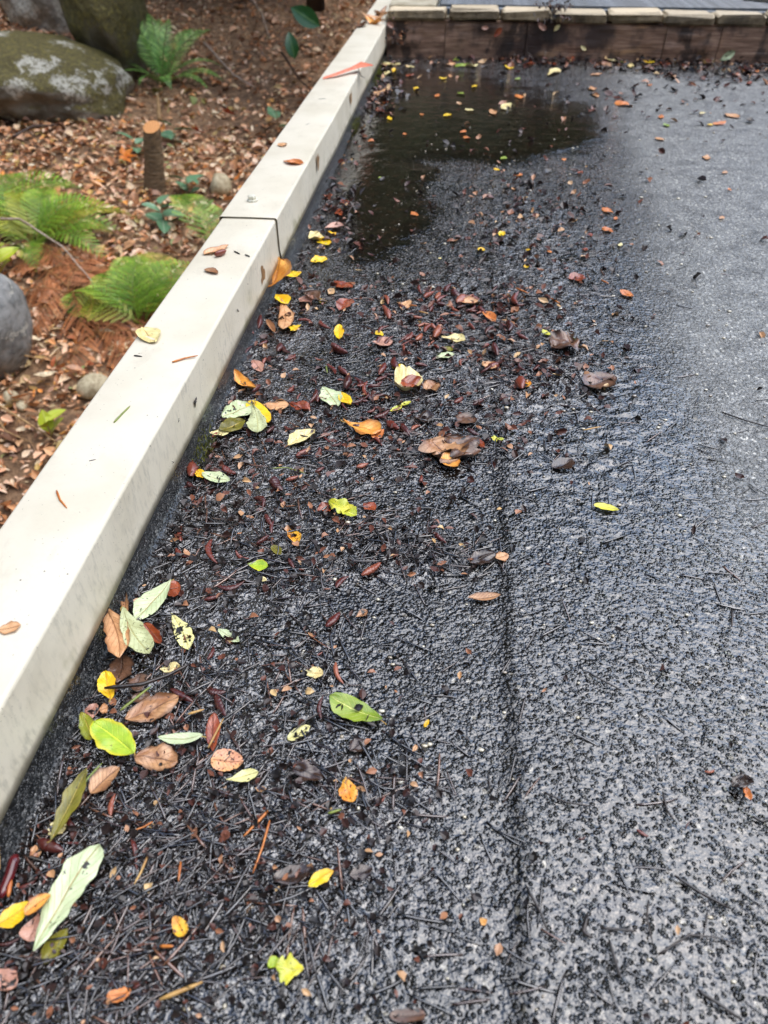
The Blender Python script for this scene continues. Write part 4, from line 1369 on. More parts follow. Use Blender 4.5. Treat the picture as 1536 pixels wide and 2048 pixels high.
L_(992, 1118, 1016, 1110, 16, 'tan', 'tan oval scrap at the right end of the dark heap of needles', 'tan oval scrap')
L_(940, 1125, 990, 1105, 26, 'dark', 'dark leaf under the tan oval scrap in the heap of needles', lift=.004)
L_(658, 1008, 700, 1022, 24, 'yelgreen', 'crumpled yellow-green leaf in the drift', 'crumpled yellow leaf', fold=.4, wave=.6, lift=.004)
L_(684, 1018, 713, 1030, 22, 'yelgreen', 'bent yellow-green tip of leaf right of the crumpled yellow leaf', fold=.5, lift=.007)
L_(727, 1006, 749, 1020, 17, 'rust', 'orange-brown leaf scrap right of the crumpled yellow leaf', fold=.3)
L_(636, 1024, 662, 1014, 16, 'rust', 'red-brown frayed leaf left of the crumpled yellow leaf', fold=.4, wave=.6)
L_(393, 941, 408, 957, 13, 'yellow', 'small yellow leaf close to the cap', 'small yellow leaf by the cap', lift=.004)
L_(404, 949, 459, 963, 18, 'palegreen', 'pale slender leaf pointing right from the small yellow leaf by the cap', 'pale slender leaf', lift=.005, fold=.25)
L_(496, 1128, 536, 1132, 20, 'lime', 'bright lime green leaf with a rust rim', 'lime leaf', lift=.003, fold=.2)
L_(521, 1160, 531, 1154, 10, 'cream', 'tiny tan-yellow scrap below the lime leaf')
L_(545, 1092, 562, 1110, 14, 'olive', 'small speckled yellow-olive leaf right of the lime leaf')
L_(575, 1058, 598, 1085, 18, 'spotted', 'torn orange-tan leaf above the lime leaf', fold=.4)
L_(712, 1233, 735, 1220, 12, 'tanbrown', 'small tan leaf on felt beside a cone below the drift', fold=.4)
L_(251, 1182, 252, 1230, 13, 'tanbrown', 'tan rolled leaf standing beside the cap', 'tan rolled leaf', fold=1.0, lift=.005)
L_(342, 1164, 272, 1240, 38, 'palegreen', 'large pale green leaf with dark spots left of an orange round leaf', 'large pale spotted leaf', lift=.006, peak=.58, fold=.15, stalk=.05)
L_(330, 1180, 361, 1173, 30, 'rust', 'orange-brown round leaf behind the tip of the large pale spotted leaf', 'orange-brown round leaf', lift=.003, blunt=.4)
L_(246, 1232, 282, 1270, 28, 'yelgreen', 'yellow leaf behind the pair of tan and pale leaves', 'yellow leaf of the pair', lift=.003)
L_(214, 1214, 246, 1316, 44, 'tan', 'tan leaf at left of the overlapping pair beside the cap', 'tan leaf of the pair', lift=.022, peak=.6, fold=.25)
L_(242, 1222, 297, 1312, 40, 'grey', 'pale yellow-green leaf at right of the overlapping pair beside the cap', 'pale leaf of the pair', lift=.024, peak=.62, fold=.15, stalk=.04)
L_(346, 1227, 380, 1298, 32, 'creamblot', 'cream leaf smeared with black mud', 'mud-smeared cream leaf', lift=.003)
L_(437, 1260, 479, 1284, 17, 'palegreen', 'small pale green leaf right of the mud-smeared cream leaf', 'small pale leaf', fold=.3)
L_(290, 1250, 322, 1290, 26, 'rust', 'glossy chestnut leaf between the pale leaf of the pair and the mud-smeared leaf', fold=.5, lift=.004)
L_(222, 1402, 211, 1348, 34, 'yellow', 'smooth golden yellow leaf beside the cap above the green leaf', 'golden leaf', lift=.006, blunt=.5, fold=.2, stalk=.1)
L_(247, 1312, 236, 1366, 38, 'brown', 'large brown leaf under the overlapping pair', 'large brown leaf', lift=.003, blunt=.5)
L_(280, 1348, 271, 1383, 28, 'brown', 'grey-brown ragged leaf right of the large brown leaf', lift=.003, blunt=.5, jag=.4)
L_(320, 1340, 360, 1333, 16, 'cream', 'crinkled tan scrap below the mud-smeared cream leaf', 'crinkled tan scrap', fold=.4, wave=.8)
L_(254, 1440, 356, 1396, 44, 'tanbrown', 'large tan-brown pointed leaf under the dark stick', 'large tan-brown leaf', lift=.005, fold=.2)
L_(170, 1425, 200, 1420, 26, 'pink', 'pinkish brown leaf behind the olive leaf with yellow patches', lift=.003)
L_(200, 1423, 217, 1418, 18, 'tan', 'small tan scrap above the bright green leaf', lift=.005)
L_(165, 1428, 186, 1482, 30, 'oliveyel', 'olive leaf with yellow patches beside the bright green leaf', 'olive and yellow leaf', lift=.008, fold=.2)
L_(270, 1508, 192, 1448, 52, 'lime', 'large bright yellow-green leaf near the cap', 'large bright green leaf', lift=.012, peak=.55, blunt=.55, fold=.12, stalk=.05)
L_(273, 1514, 356, 1524, 42, 'tanbrown', 'muddy olive-tan leaf right of the large bright green leaf', 'muddy tan leaf', lift=.004, wave=.4, blunt=.5)
L_(405, 1476, 318, 1480, 20, 'palegreen', 'pale green leaf end lying over the muddy tan leaf', lift=.008, stalk=.1)
L_(425, 1506, 427, 1431, 27, 'rust', 'upright red-brown oval leaf', 'upright red-brown leaf', lift=.004, fold=.15, peak=.6)
L_(340, 1462, 352, 1490, 24, 'pink', 'greyish curled leaf above the muddy tan leaf', fold=.5, wave=.5)
L_(182, 1588, 238, 1537, 34, 'tanbrown', 'folded orange-brown leaf behind the dark olive leaf', 'folded orange-brown leaf', lift=.006, fold=.4)
L_(103, 1682, 177, 1548, 26, 'olive', 'long dark olive leaf standing on edge near the cap', 'long olive leaf', lift=.010, fold=.25, tilt=.1, stalk=.04)
L_(96, 1664, 133, 1652, 22, 'cream', 'small round cream leaf under the long olive leaf', lift=.003, blunt=.4)
L_(424, 1521, 486, 1526, 38, 'pinkorange', 'blotched pink-orange leaf in the middle of the needle mat', 'blotched pink leaf', lift=.004, blunt=.5, peak=.4)
L_(454, 1561, 516, 1545, 22, 'creamblot', 'muddy cream leaf below the blotched pink leaf', lift=.004, peak=.6)
L_(588, 1530, 645, 1560, 34, 'dark', 'dark brown leaf sunk in the water film right of the blotched pink leaf', lift=.002)
L_(690, 1554, 703, 1603, 34, 'spotted', 'spotted golden leaf on the needle mat', 'spotted golden leaf', lift=.004, peak=.6)
L_(617, 1773, 665, 1741, 23, 'yellow', 'pointed yellow leaf on the needle mat near the bottom', 'pointed yellow leaf', lift=.003)
L_(548, 1760, 618, 1744, 30, 'dark', 'dark sunken leaf left of the pointed yellow leaf', lift=.002)
L_(700, 1752, 745, 1738, 26, 'dark', 'dark brown sunken leaf right of the pointed yellow leaf', lift=.002)
L_(68, 1900, 190, 1694, 58, 'palegreen', 'largest pale green leaf at lower left with torn muddy edge', 'largest pale leaf', lift=.012, peak=.63, blunt=.5, fold=.1, jag=.2, nu=24)
L_(-6, 1852, 62, 1808, 36, 'yellow', 'golden yellow leaf at the left edge beside the largest pale leaf', 'golden edge leaf', lift=.010, fold=.2)
L_(50, 1828, 101, 1790, 24, 'amber', 'curled amber leaf joining the golden edge leaf to the largest pale leaf', lift=.014, fold=.5)
L_(78, 1826, 57, 1882, 38, 'pink', 'pinkish grey spoon-shaped leaf under the golden edge leaf', 'spoon-shaped leaf', lift=.006, peak=.68)
L_(88, 1926, 134, 1858, 30, 'olive', 'dark olive leaf sunk below the foot of the largest pale leaf', lift=.002)
L_(-12, 1942, 30, 1975, 40, 'pink', 'greyish brown leaf cut by the left edge near the bottom', lift=.004)
L_(350, 1836, 370, 1874, 28, 'spotted', 'speckled orange leaf scrap on the mat near the bottom', 'speckled orange scrap', lift=.004, blunt=.4)
L_(215, 1994, 262, 1984, 25, 'orange', 'orange oval leaf scrap at the bottom beside a red bud', 'orange oval scrap', lift=.004, blunt=.45)
L_(606, 1942, 552, 1934, 44, 'yelgreen', 'torn yellow-green leaf near the bottom', 'torn yellow-green leaf', lift=.005, peak=.58, jag=.4, wave=.4)
L_(536, 1934, 556, 1916, 20, 'lime', 'small lime scrap left of the torn yellow-green leaf', lift=.004)
L_(762, 1440, 661, 1394, 38, 'green', 'clean green leaf with pale midrib lying on the wet felt', 'clean green leaf', lift=.003, peak=.58, fold=.1, stalk=.12)
L_(606, 1343, 646, 1345, 19, 'cream', 'small cream leaf dotted brown above the clean green leaf', 'dotted cream leaf', peak=.65, stalk=.1)
L_(576, 1477, 619, 1450, 19, 'creamblot', 'cream yellow leaf crossed by a dark stalk below left of the clean green leaf', 'crossed cream leaf', peak=.45)
L_(849, 1453, 857, 1438, 8, 'yellow', 'tiny yellow leaf sliver right of the clean green leaf')
L_(826, 1502, 833, 1489, 9, 'tan', 'tiny tan seed scale below the yellow sliver')
L_(700, 1500, 728, 1478, 26, 'dark', 'dark red-brown leaf below the clean green leaf', lift=.002)
L_(780, 2032, 850, 2030, 24, 'brown', 'pinkish brown wood flake at the bottom edge', 'wood flake', blunt=.3)
L_(960, 1835, 972, 1848, 12, 'amber', 'tiny amber scale on felt near the bottom right of the seam')
L_(1462, 1575, 1500, 1560, 28, 'dark', 'dark crumpled leaf clump at the right edge', 'dark clump', fold=.6, wave=.8, lift=.005)
L_(1488, 1572, 1500, 1602, 12, 'orange', 'orange-brown strip in the dark clump at the right edge', fold=.6, lift=.008)
L_(60, 1712, 72, 1690, 12, 'tan', 'tiny orange-tan scrap near the cap left of the cream leaf', lift=.003)
L_(262, 1400, 300, 1388, 20, 'brown', 'brown leaf scrap under the dark stick', lift=.004)

# --- on the cap
ZC = CAP_TOP + .0008
L_(285, 660, 312, 688, 26, 'cream', 'dry cream leaf on the cap beside its outer edge', 'dry cream leaf on the cap', z=ZC, fold=.25, curl=.12, peak=.42, lift=.001)
L_(410, 511, 457, 494, 8, 'tan', 'thin tan leaf on the cap near the joint', 'tan leaf on the cap', z=ZC, fold=.4, peak=.4, lift=.001)
L_(411, 540, 436, 549, 7, 'tanbrown', 'small brown seed leaf on the cap below the red seed', z=ZC, fold=.5, lift=.001)
L_(-4, 1263, 42, 1253, 19, 'tan', 'tan oval leaf on the cap at the left edge', z=ZC, fold=.15, lift=.001)
L_(567, 325, 606, 329, 7, 'orange', 'narrow orange leaf on the cap beyond the screw', z=ZC + .003, fold=.5, lift=.001)
L_(555, 291, 574, 290, 7, 'tan', 'tiny tan leaf on the cap above the narrow orange leaf', z=ZC + .003, lift=.001)
for a_, b_, c_, d_, w_, m_, l_ in [(738, 42, 756, 35, 9, 'tan', 'tan leaf scrap on the far end of the cap'),
                                   (752, 30, 766, 31, 7, 'tanbrown', 'brown leaf scrap on the far end of the cap'),
                                   (740, 49, 754, 47, 7, 'amber', 'amber leaf scrap on the far end of the cap'),
                                   (716, 56, 724, 48, 6, 'brown', 'small brown scrap at the outer edge of the far cap')]:
    L_(a_, b_, c_, d_, w_, m_, l_, z=ZC + .003, fold=.5, lift=.001)

# --- scraps on the far roof, told apart only by colour
FAR = {
 'yellow': [(788, 141, 17), (832, 177, 14), (887, 157, 9), (948, 173, 12), (1019, 135, 16), (779, 237, 13), (896, 230, 14), (1295, 125, 13), (1420, 249, 11), (1003, 471, 20), (963, 499, 18), (1055, 502, 12), (1053, 534, 16), (1407, 125, 12), (993, 338, 12)],
 'orange': [(874, 191, 14), (844, 229, 8), (926, 264, 15), (933, 276, 14), (742, 282, 17), (809, 268, 9), (1038, 193, 20), (1247, 209, 23), (1322, 233, 16), (1439, 245, 22), (1128, 317, 12), (1040, 348, 14), (828, 428, 18), (1215, 422, 20), (1232, 437, 14), (1215, 461, 20), (1490, 141, 20), (1513, 142, 16), (1300, 169, 11), (1459, 378, 10), (1098, 506, 12)],
 'cream': [(784, 128, 22), (819, 133, 14), (776, 146, 20), (942, 131, 16), (1012, 213, 27), (940, 220, 14), (1108, 145, 26), (1041, 112, 16), (1167, 96, 18), (1261, 133, 16), (1455, 118, 30), (1221, 122, 24), (1404, 226, 10), (1240, 491, 14), (984, 607, 8), (880, 515, 10)],
 'tan': [(901, 128, 14), (901, 152, 10), (986, 224, 20), (1346, 153, 13), (1184, 177, 20), (1191, 190, 18), (1464, 230, 30), (1413, 314, 24), (1444, 435, 14), (1450, 344, 14), (1320, 277, 16), (1193, 148, 15), (1028, 376, 14), (1034, 446, 10), (756, 188, 26), (1234, 100, 15), (770, 160, 12)],
 'lime': [(912, 121, 16), (925, 130, 22), (922, 187, 11), (1035, 157, 11), (1008, 316, 18), (1333, 250, 16), (1239, 125, 8), (760, 355, 9)],
 'rust': [(1499, 166, 15), (1370, 132, 18), (1330, 128, 16), (1470, 150, 18), (1100, 128, 20), (1140, 120, 22), (1060, 128, 18), (820, 150, 12), (757, 222, 20), (770, 205, 16), (1160, 345, 14), (1180, 470, 16), (1170, 500, 16), (690, 405, 22), (655, 392, 18), (678, 425, 24), (660, 412, 16)],
}
for c_, items in FAR.items():
    nm = {'yellow': 'yellow', 'orange': 'orange', 'cream': 'cream white', 'tan': 'tan', 'lime': 'green', 'rust': 'reddish brown'}[c_]
    for (x, y, s_) in items:
        s_ = s_ * .74
        a_ = rng.uniform(-.5, .5)
        dx, dy = s_ * .5 * math.cos(a_), s_ * .28 * math.sin(a_)
        L_(x - dx, y - dy, x + dx, y + dy, s_ * rng.uniform(.38, .6), 'green' if c_ == 'lime' else c_, 'small ' + nm + ' leaf scrap on the far part of the wet roof', None,
           lift=.0012, group='small ' + nm + ' scraps on the far roof', fold=rng.uniform(.0, .15), wave=.25, curl=.05, nu=6, nv=4)
# scraps hanging on the timber step
for (x, y, s_, m_, l_) in [(805, 70, 16, 'orange', 'orange leaf hanging on the timber at the cap corner'), (780, 50, 16, 'pink', 'pink leaf stuck at the top of the timber by the cap'),
                           (970, 56, 14, 'pink', 'pinkish leaf stuck under the pavers left of the middle'), (996, 65, 22, 'rust', 'dark red leaf hanging beside the pinkish leaf on the timber'),
                           (1084, 53, 22, 'pink', 'pinkish tan leaf stuck under the paver joint'), (1114, 56, 15, 'cream', 'cream leaf hanging beside the pinkish tan leaf on the timber'),
                           (1167, 96, 15, 'cream', 'cream-yellow leaf leaning on the foot of the timber'), (1455, 112, 30, 'palegreen', 'large pale leaf leaning on the timber at right')]:
    p = at_y(x, y, SY - .014)
    sc = pxscale(p) * s_
    o = obj('fallen_leaf', leaf_mesh('fallen_leaf', sc, sc * .5, LM[m_], fold=.4, wave=.4, nu=6, nv=4, seed=int(x)), None, p, (R(70), R(rng.uniform(-50, 50)), 0))
    tag(o, l_, 'leaf')

# ------------------------------------------------------------------ conifer cones and buds
def m_cone():
    t = NT('wet_red_cone')
    c = t.coord()
    rnd = t.n('ShaderNodeObjectInfo').outputs['Random']
    base = t.ramp(rnd, [(0, lin((70, 28, 24))), (.5, lin((104, 42, 34))), (.8, lin((138, 64, 46))), (1, lin((180, 104, 74)))])
    col = t.mix(t.step(t.noise(c, 300, 3), .35, .7), base, t.mix(.55, base, lin((38, 18, 15))))
    return t.set(col=col, rough=.3, coat=.55, coat_rough=.12)
M['cone'] = m_cone()
def cone_mesh(seed, bend=.15, plump=1.0, knob=.16):
    """unit long along X: overlapping scales on a bent spindle"""
    r = random.Random(seed)
    nu, sd2 = 22, 12
    V = []
    for i in range(nu + 1):
        u = i / nu
        prof = max(.02, math.sin(math.pi * min(.985, max(.015, u ** .8))) ** .55)
        for k in range(sd2):
            a = 2 * math.pi * k / sd2
            sc = ((u * 7 + k / sd2 * 2) % 1.0)
            sc2 = ((u * 7 - k / sd2 * 3) % 1.0)
            rr = .17 * plump * prof * (1 + knob * (1 - sc) * (.5 + .5 * sc2) - knob * .4)
            rr *= 1 + .22 * mnoise.noise(Vector((u * 5, math.cos(a) * 1.3, math.sin(a) * 1.3 + seed * 7)))
            V.append((u - .5, rr * math.cos(a) + bend * (u - .5) ** 2 * 1.6 - bend * .1, rr * math.sin(a) * .92))
    q = [(i * sd2 + k, i * sd2 + (k + 1) % sd2, (i + 1) * sd2 + (k + 1) % sd2, (i + 1) * sd2 + k) for i in range(nu) for k in range(sd2)]
    return mesh_np('pollen_cone', V, q, None, M['cone'])
CM = [cone_mesh(1, .1, 1.0, .42), cone_mesh(2, .45, .8, .36), cone_mesh(3, -.3, .9, .5), cone_mesh(4, .05, 1.3, .3), cone_mesh(5, -.5, .75, .45), cone_mesh(6, .15, .95, .6), cone_mesh(7, .6, .7, .7), cone_mesh(8, -.2, .6, .5), cone_mesh(9, .3, 1.1, .8)]
def near_land(x, y):
    best = min(LAND, key=lambda l: (l[0] - x) ** 2 + ((l[1] - y) * 1.3) ** 2)
    dx, dy = x - best[0], y - best[1]
    if abs(dx) > abs(dy):
        w_ = 'right of' if dx > 0 else 'left of'
    else:
        w_ = 'below' if dy > 0 else 'above'
    return w_ + ' the ' + best[2]
def place_long(name, meshes, x, y, lpx, ang, lift, r, fat=1.0):
    """lay a unit-long mesh at a pixel; ang is the direction seen in the picture"""
    c, s = math.cos(R(ang)) * lpx / 2, -math.sin(R(ang)) * lpx / 2
    a, b = at(x - c, y - s), at(x + c, y + s)
    m = (a + b) / 2
    L = (b - a).length
    o = obj(name, meshes[r.randrange(len(meshes))], None, (m.x, m.y, rz(m.x, m.y) + lift * L), Euler((r.uniform(-.6, .6), r.gauss(0, .06), math.atan2(b.y - a.y, b.x - a.x)), 'XYZ'), (L, L * fat * r.uniform(.6, 1.1), L * fat * r.uniform(.6, 1.0)))
    return o
CONES = [(385, 944, 34, 95), (457, 947, 30, -30), (368, 978, 26, 20), (382, 976, 22, -40), (553, 975, 32, -60), (523, 1007, 30, -55), (325, 1048, 40, 60), (360, 1077, 22, -80),
         (362, 1111, 30, -35), (422, 1113, 48, -78), (483, 1119, 28, -25), (463, 1180, 54, 8), (537, 1046, 26, -60), (527, 1087, 30, 35), (302, 1082, 24, 60), (425, 1202, 32, 12),
         (278, 1193, 16, 20), (433, 1390, 36, -10), (441, 1418, 46, -65), (366, 1396, 52, -28), (425, 1312, 30, 70), (226, 1617, 44, 80), (141, 1646, 38, -65), (180, 1536, 20, 50),
         (104, 1697, 54, -22), (151, 1689, 42, -2), (272, 1706, 46, -80), (274, 1738, 28, -85), (96, 1756, 48, 68), (122, 1728, 26, 60), (20, 1712, 32, -60), (60, 1772, 44, 30), (22, 1890, 52, 18),
         (388, 1868, 30, 75), (565, 1007, 22, -60), (682, 1167, 34, 45), (744, 1146, 46, 38), (667, 1243, 40, 48), (878, 1080, 34, -40), (544, 1059, 24, 80), (842, 962, 16, 80),
         (583, 1132, 22, -60), (651, 1179, 12, 20), (571, 705, 18, -50), (560, 700, 18, 70), (677, 704, 36, -28), (646, 656, 26, -40), (612, 645, 28, -8), (666, 743, 24, -50), (630, 796, 28, 65),
         (513, 780, 24, 40), (607, 908, 32, 28), (656, 887, 22, -40), (672, 867, 20, 10), (639, 907, 14, 80), (674, 892, 24, 20), (755, 887, 26, -40), (765, 833, 32, 25), (695, 770, 26, 75), (707, 781, 18, 0),
         (718, 770, 22, -60), (729, 786, 22, -80), (755, 797, 28, 10), (718, 807, 28, 30), (765, 742, 24, 60), (763, 760, 24, 20), (698, 671, 14, 0), (1418, 1548, 20, 10), (1373, 1653, 15, 60), (1163, 1681, 16, 20),
         (1283, 1671, 26, -30), (675, 1352, 42, -70), (640, 1418, 44, 85), (622, 1340, 20, 20), (640, 1310, 12, 30), (628, 1272, 14, 40), (281, 1972, 32, 20), (432, 874, 16, 40), (240, 1298, 18, 70), (762, 1606, 30, 45),
         (690, 1650, 22, 60), (345, 1545, 20, 50), (585, 960, 26, 15), (640, 945, 20, 30), (725, 935, 24, 20), (790, 900, 22, -20), (820, 935, 20, 30), (478, 690, 22, 70), (500, 665, 26, -60), (520, 650, 24, 80), (528, 690, 20, 30),
         (497, 705, 20, 50), (540, 722, 18, 70), (975, 880, 22, 10), (945, 870, 26, -30), (1040, 775, 24, -80), (1105, 748, 24, -10), (785, 855, 30, -40), (810, 865, 28, -55), (868, 1062, 24, 10)]
for i, (x, y, l, a) in enumerate(CONES):
    o = place_long('pollen_cone', CM, x, y, l * 1.05, a, .13, rng, .82 if l > 40 else 1.0)
    size = 'long' if l >= 42 else ('small' if l <= 20 else 'red-brown')
    tag(o, (size + (' red-brown' if size != 'red-brown' else '') + ' conifer cone lying ' + near_land(x, y)), 'cone', 'cones scattered on the wet roof')
_same = {}
for o in [o for o in COL.objects if o.name.startswith('pollen_cone')]:
    _same.setdefault(o['label'], []).append(o)
for lab, os_ in _same.items():
    if len(os_) > 1:
        os_.sort(key=lambda o: o.location.y)
        for i, o in enumerate(os_):
            o['label'] = lab + (', the nearer' if i == 0 else (', the farther' if i == len(os_) - 1 else ', the middle one'))
k = 0
while k < 75:
    x, y = rng.gauss(900, 90), rng.gauss(650, 48)
    if not (740 < x < 1130 and 570 < y < 780): continue
    o = place_long('pollen_cone', CM, x, y, rng.uniform(13, 26), rng.gauss(0, 45), .16, rng)
    tag(o, 'dark red cone in the thick drift of cones in the middle distance', 'cone', 'cones heaped in the middle drift')
    k += 1
k = 0
while k < 45:
    x, y = rng.gauss(740, 110), rng.gauss(800, 55)
    if not (520 < x < 980 and 690 < y < 920): continue
    o = place_long('pollen_cone', CM, x, y, rng.uniform(12, 26), rng.gauss(20, 45), .14, rng)
    tag(o, 'dark red cone strewn between the leaves in the middle of the roof', 'cone', 'cones strewn around the middle leaves')
    k += 1

# long red bud stem at the left edge, red seed on the cap
M['redstem'] = m_simple('glossy_red_stem', (112, 26, 30), (74, 16, 22), 60, .2, 0, None, .8)
def rod(pts, rad, mat, label, name, cat, z=.004, sides=8, taper=.75, zs=None):
    P = []
    for i, (x, y) in enumerate(pts):
        p = at(x, y)
        p.z = (rz(p.x, p.y) + z) if zs is None else zs[i]
        if zs is not None:
            q_ = at(x, y, zs[i]); p = q_
        P.append(p)
    out, rr = [], []
    n = len(P)
    for i in range(n - 1):
        for k_ in range(4):
            f = k_ / 4
            a, b = P[i], P[i + 1]
            out.append(a.lerp(b, f))
    out.append(P[-1])
    w_ = [rad * (1 - (1 - taper) * i / len(out)) for i in range(len(out))]
    w_[0] *= .55; w_[-1] *= .5
    c = out[0].copy()
    v, q, t = tube_np([p - c for p in out], w_, sides)
    return tag(obj(name, mesh_np(name, v, q, t, mat), None, c), label, cat)
rod([(39, 1722), (28, 1762), (10, 1808)], .0042, M['redstem'], 'glossy dark red stem at the left edge above the golden leaf', 'red_twig', 'twig', .008)
o = place_long('pollen_cone', CM[3:4], 442, 510, 20, 20, .2, rng, 1.2)
p = at(442, 511, ZC); o.location = (p.x, p.y, ZC + .004)
o.name = 'red_seed'
tag(o, 'glossy red seed lying on the cap beside the tan leaf', 'seed')

# ------------------------------------------------------------------ needles, stalks and sticks
def m_needle(name, stops, src):
    t = NT(name)
    f = t.n('ShaderNodeAttribute', attribute_name='tint').outputs['Fac'] if src == 'attr' else t.n('ShaderNodeObjectInfo').outputs['Random']
    col = t.ramp(f, stops)
    return t.set(col=col, rough=.16, coat=1.0, coat_rough=.05, coat_ior=2.1)
NST = [(0, lin((12, 9, 8))), (.5, lin((25, 17, 14))), (.78, lin((46, 30, 24))), (.93, lin((80, 52, 38))), (1, lin((128, 84, 58)))]
M['needle'] = m_needle('wet_dark_needle', NST, 'attr')
M['needle_o'] = m_needle('wet_dark_needle_single', NST, 'obj')
M['n_orange'] = m_simple('orange_needle', (214, 132, 58), (178, 98, 40), 90, .35, 0, None, .4)
M['n_tan'] = m_simple('tan_stalk', (206, 164, 96), (170, 124, 70), 90, .4, 0, None, .3)
M['n_green'] = m_simple('green_needle', (134, 146, 62), (108, 126, 56), 90, .4, 0, None, .3)
M['stick'] = m_simple('black_wet_stick', (48, 36, 30), (24, 19, 17), 120, .3, .0008, None, .5)

def needle_np(bend, w_, sag):
    """unit needle along X, 4 segments, flattened"""
    pts = [(u - .5, bend * ((u - .5) ** 2 - .1), sag * (.25 - (u - .5) ** 2)) for u in (0, .2, .5, .8, 1)]
    return tube_np(pts, [w_ * .5, w_, w_, w_ * .85, w_ * .25], 4, .6)
NT_ = [needle_np(b, w_, s_) for b, w_, s_ in ((0, .03, .02), (.08, .034, .05), (-.1, .03, .03), (.03, .04, .0), (-.05, .026, .06), (.18, .032, .04))]

def build_needles():
    r = random.Random(77)
    cand = []
    tries = 0
    while len(cand) < 4200 and tries < 400000:
        tries += 1
        y = .06 + 1.35 * r.random() ** 1.3
        x = CAP_IN + .012 + r.random() * (.55 + .3 * y)
        px, py = proj(x, y, 0)
        if px > 1560: continue
        dd = dens1(px, py)
        dd += .75 * math.exp(-((x - CAP_IN) / .05) ** 2)
        clump = .55 + .75 * mnoise.noise(Vector((x * 14, y * 14, 3)))
        if r.random() > max(0., dd * clump) ** 1.3 * .8 + .012: continue
        cand.append((x, y, px, py, dd))
    soup = Soup()
    fld = roof_fields(np.array([c[0] for c in cand]), np.array([c[1] for c in cand]))[0]
    order = sorted(range(len(cand)), key=lambda i: cand[i][0] ** 2 + cand[i][1] ** 2)
    singles = set(order[:170]) | set([i for i in order if cand[i][4] < .16][:90])
    smesh = [mesh_np('fir_needle', v, q, t, M['needle_o']) for v, q, t in NT_]
    for i, (x, y, px, py, dd) in enumerate(cand):
        L = r.uniform(.014, .036)
        flow = .9 * mnoise.noise(Vector((x * 7, y * 7, 9))) * 3.1
        a = flow + r.gauss(0, .75)
        if r.random() < .25: a = r.uniform(0, 6.28)
        k = r.randrange(len(NT_))
        z = fld[i] + .0010 + r.random() ** 2 * .0032 * min(1, dd)
        rot = (r.uniform(-.5, .5), r.gauss(0, .07), a)
        if i in singles:
            o = obj('fir_needle', smesh[k], None, (x, y, z), rot, (L, L, L))
            if dd < .16:
                tag(o, 'dark wet fir needle stuck on bare felt away from the drifts', 'needle', 'needles on bare felt')
            else:
                tag(o, 'dark wet fir needle in the thick mat at the bottom of the roof', 'needle', 'needles of the near mat')
        else:
            v, q, t = NT_[k]
            soup.add(rotz_tilt(v * L, a, rot[0], rot[1]) + np.array([x, y, z]), q, t, r.random())
    tag(obj('needle_mat', soup.mesh('needle_mat', M['needle'])), 'matted dark wet conifer needles washed into drifts on the roof', 'needles', None, 'stuff')
    # sodden flakes of bark, bud scales and leaf crumbs
    fl = Soup()
    n = 0
    tries = 0
    while n < 4300 and tries < 300000:
        tries += 1
        y = .06 + 3.1 * r.random() ** 1.6
        x = CAP_IN + .01 + r.random() * (.5 + .42 * y)
        px, py = proj(x, y, 0)
        dd = dens1(px, py) + .6 * math.exp(-((x - CAP_IN) / .05) ** 2)
        if r.random() > dd * .8 + .01: continue
        l = r.uniform(.003, .010) * (.65 + 1.0 * y)
        v, q = litter_leaf(l, l * r.uniform(.35, .8), r)
        v = rotz_tilt(v, r.uniform(0, 6.28), r.gauss(0, .35), r.gauss(0, .35))
        z = rz(x, y) + .002 + r.random() * .003
        fl.add(v + np.array([x, y, z]), q, None, r.random() ** (2.4 if y < .6 else 1.1))
        n += 1
    M['flake'] = m_tinted('sodden_flakes', [(0, lin((18, 12, 10))), (.4, lin((40, 23, 18))), (.65, lin((78, 40, 31))), (.8, lin((116, 68, 50))), (.9, lin((170, 118, 86))), (.97, lin((200, 158, 114))), (1, lin((214, 182, 126)))], .42, .35)
    tag(obj('leaf_crumbs', fl.mesh('leaf_crumbs', M['flake'], False)), 'sodden crumbs of leaves and bud scales among the needles', 'crumbs', None, 'stuff')
    # pale grit on the bare felt
    g = Soup()
    v0, f0 = ICO[2]
    for k in range(420):
        y = .08 + 2.2 * r.random() ** 1.4
        x = CAP_IN + .15 + r.random() * (.45 + .42 * y)
        s_ = r.uniform(.0006, .0016) * (1 + .4 * y)
        g.add(v0 * np.array([s_ * r.uniform(.8, 1.8), s_, s_ * .7]) + np.array([x, y, rz(x, y) + s_ * .5]), None, f0, r.random())
    M['grit'] = m_needle('pale_grit', [(0, lin((120, 104, 84))), (.5, lin((178, 164, 132))), (1, lin((220, 212, 186)))], 'attr')
    tag(obj('grit', g.mesh('grit', M['grit'])), 'pale grit grains scattered on the bare felt', 'grit', None, 'stuff')
build_needles()

def nd(pts, rad, mat, label, name='fir_needle', cat='needle', z=.004, zs=None):
    return rod(pts, rad, M[mat], label, name, cat, z, 5, .6, zs)
nd([(537, 1628), (512, 1656), (488, 1680)], .0013, 'n_orange', 'broad orange needle on the mat below the blotched pink leaf')
nd([(541, 1648), (527, 1700), (507, 1752)], .0011, 'n_orange', 'long orange needle on the mat above the pointed yellow leaf')
nd([(300, 1720), (285, 1750), (272, 1775)], .0011, 'n_tan', 'pinkish tan needle lying beside the long cone near the bottom')
nd([(364, 1730), (360, 1770)], .0012, 'n_orange', 'short orange needle standing out right of the largest pale leaf')
nd([(308, 1650), (290, 1660), (268, 1670)], .0008, 'n_orange', 'thin orange needle left of the middle of the mat')
nd([(322, 2004), (408, 1970)], .0017, 'n_tan', 'straight tan stalk at the bottom right of the orange oval scrap', 'stalk', 'stalk')
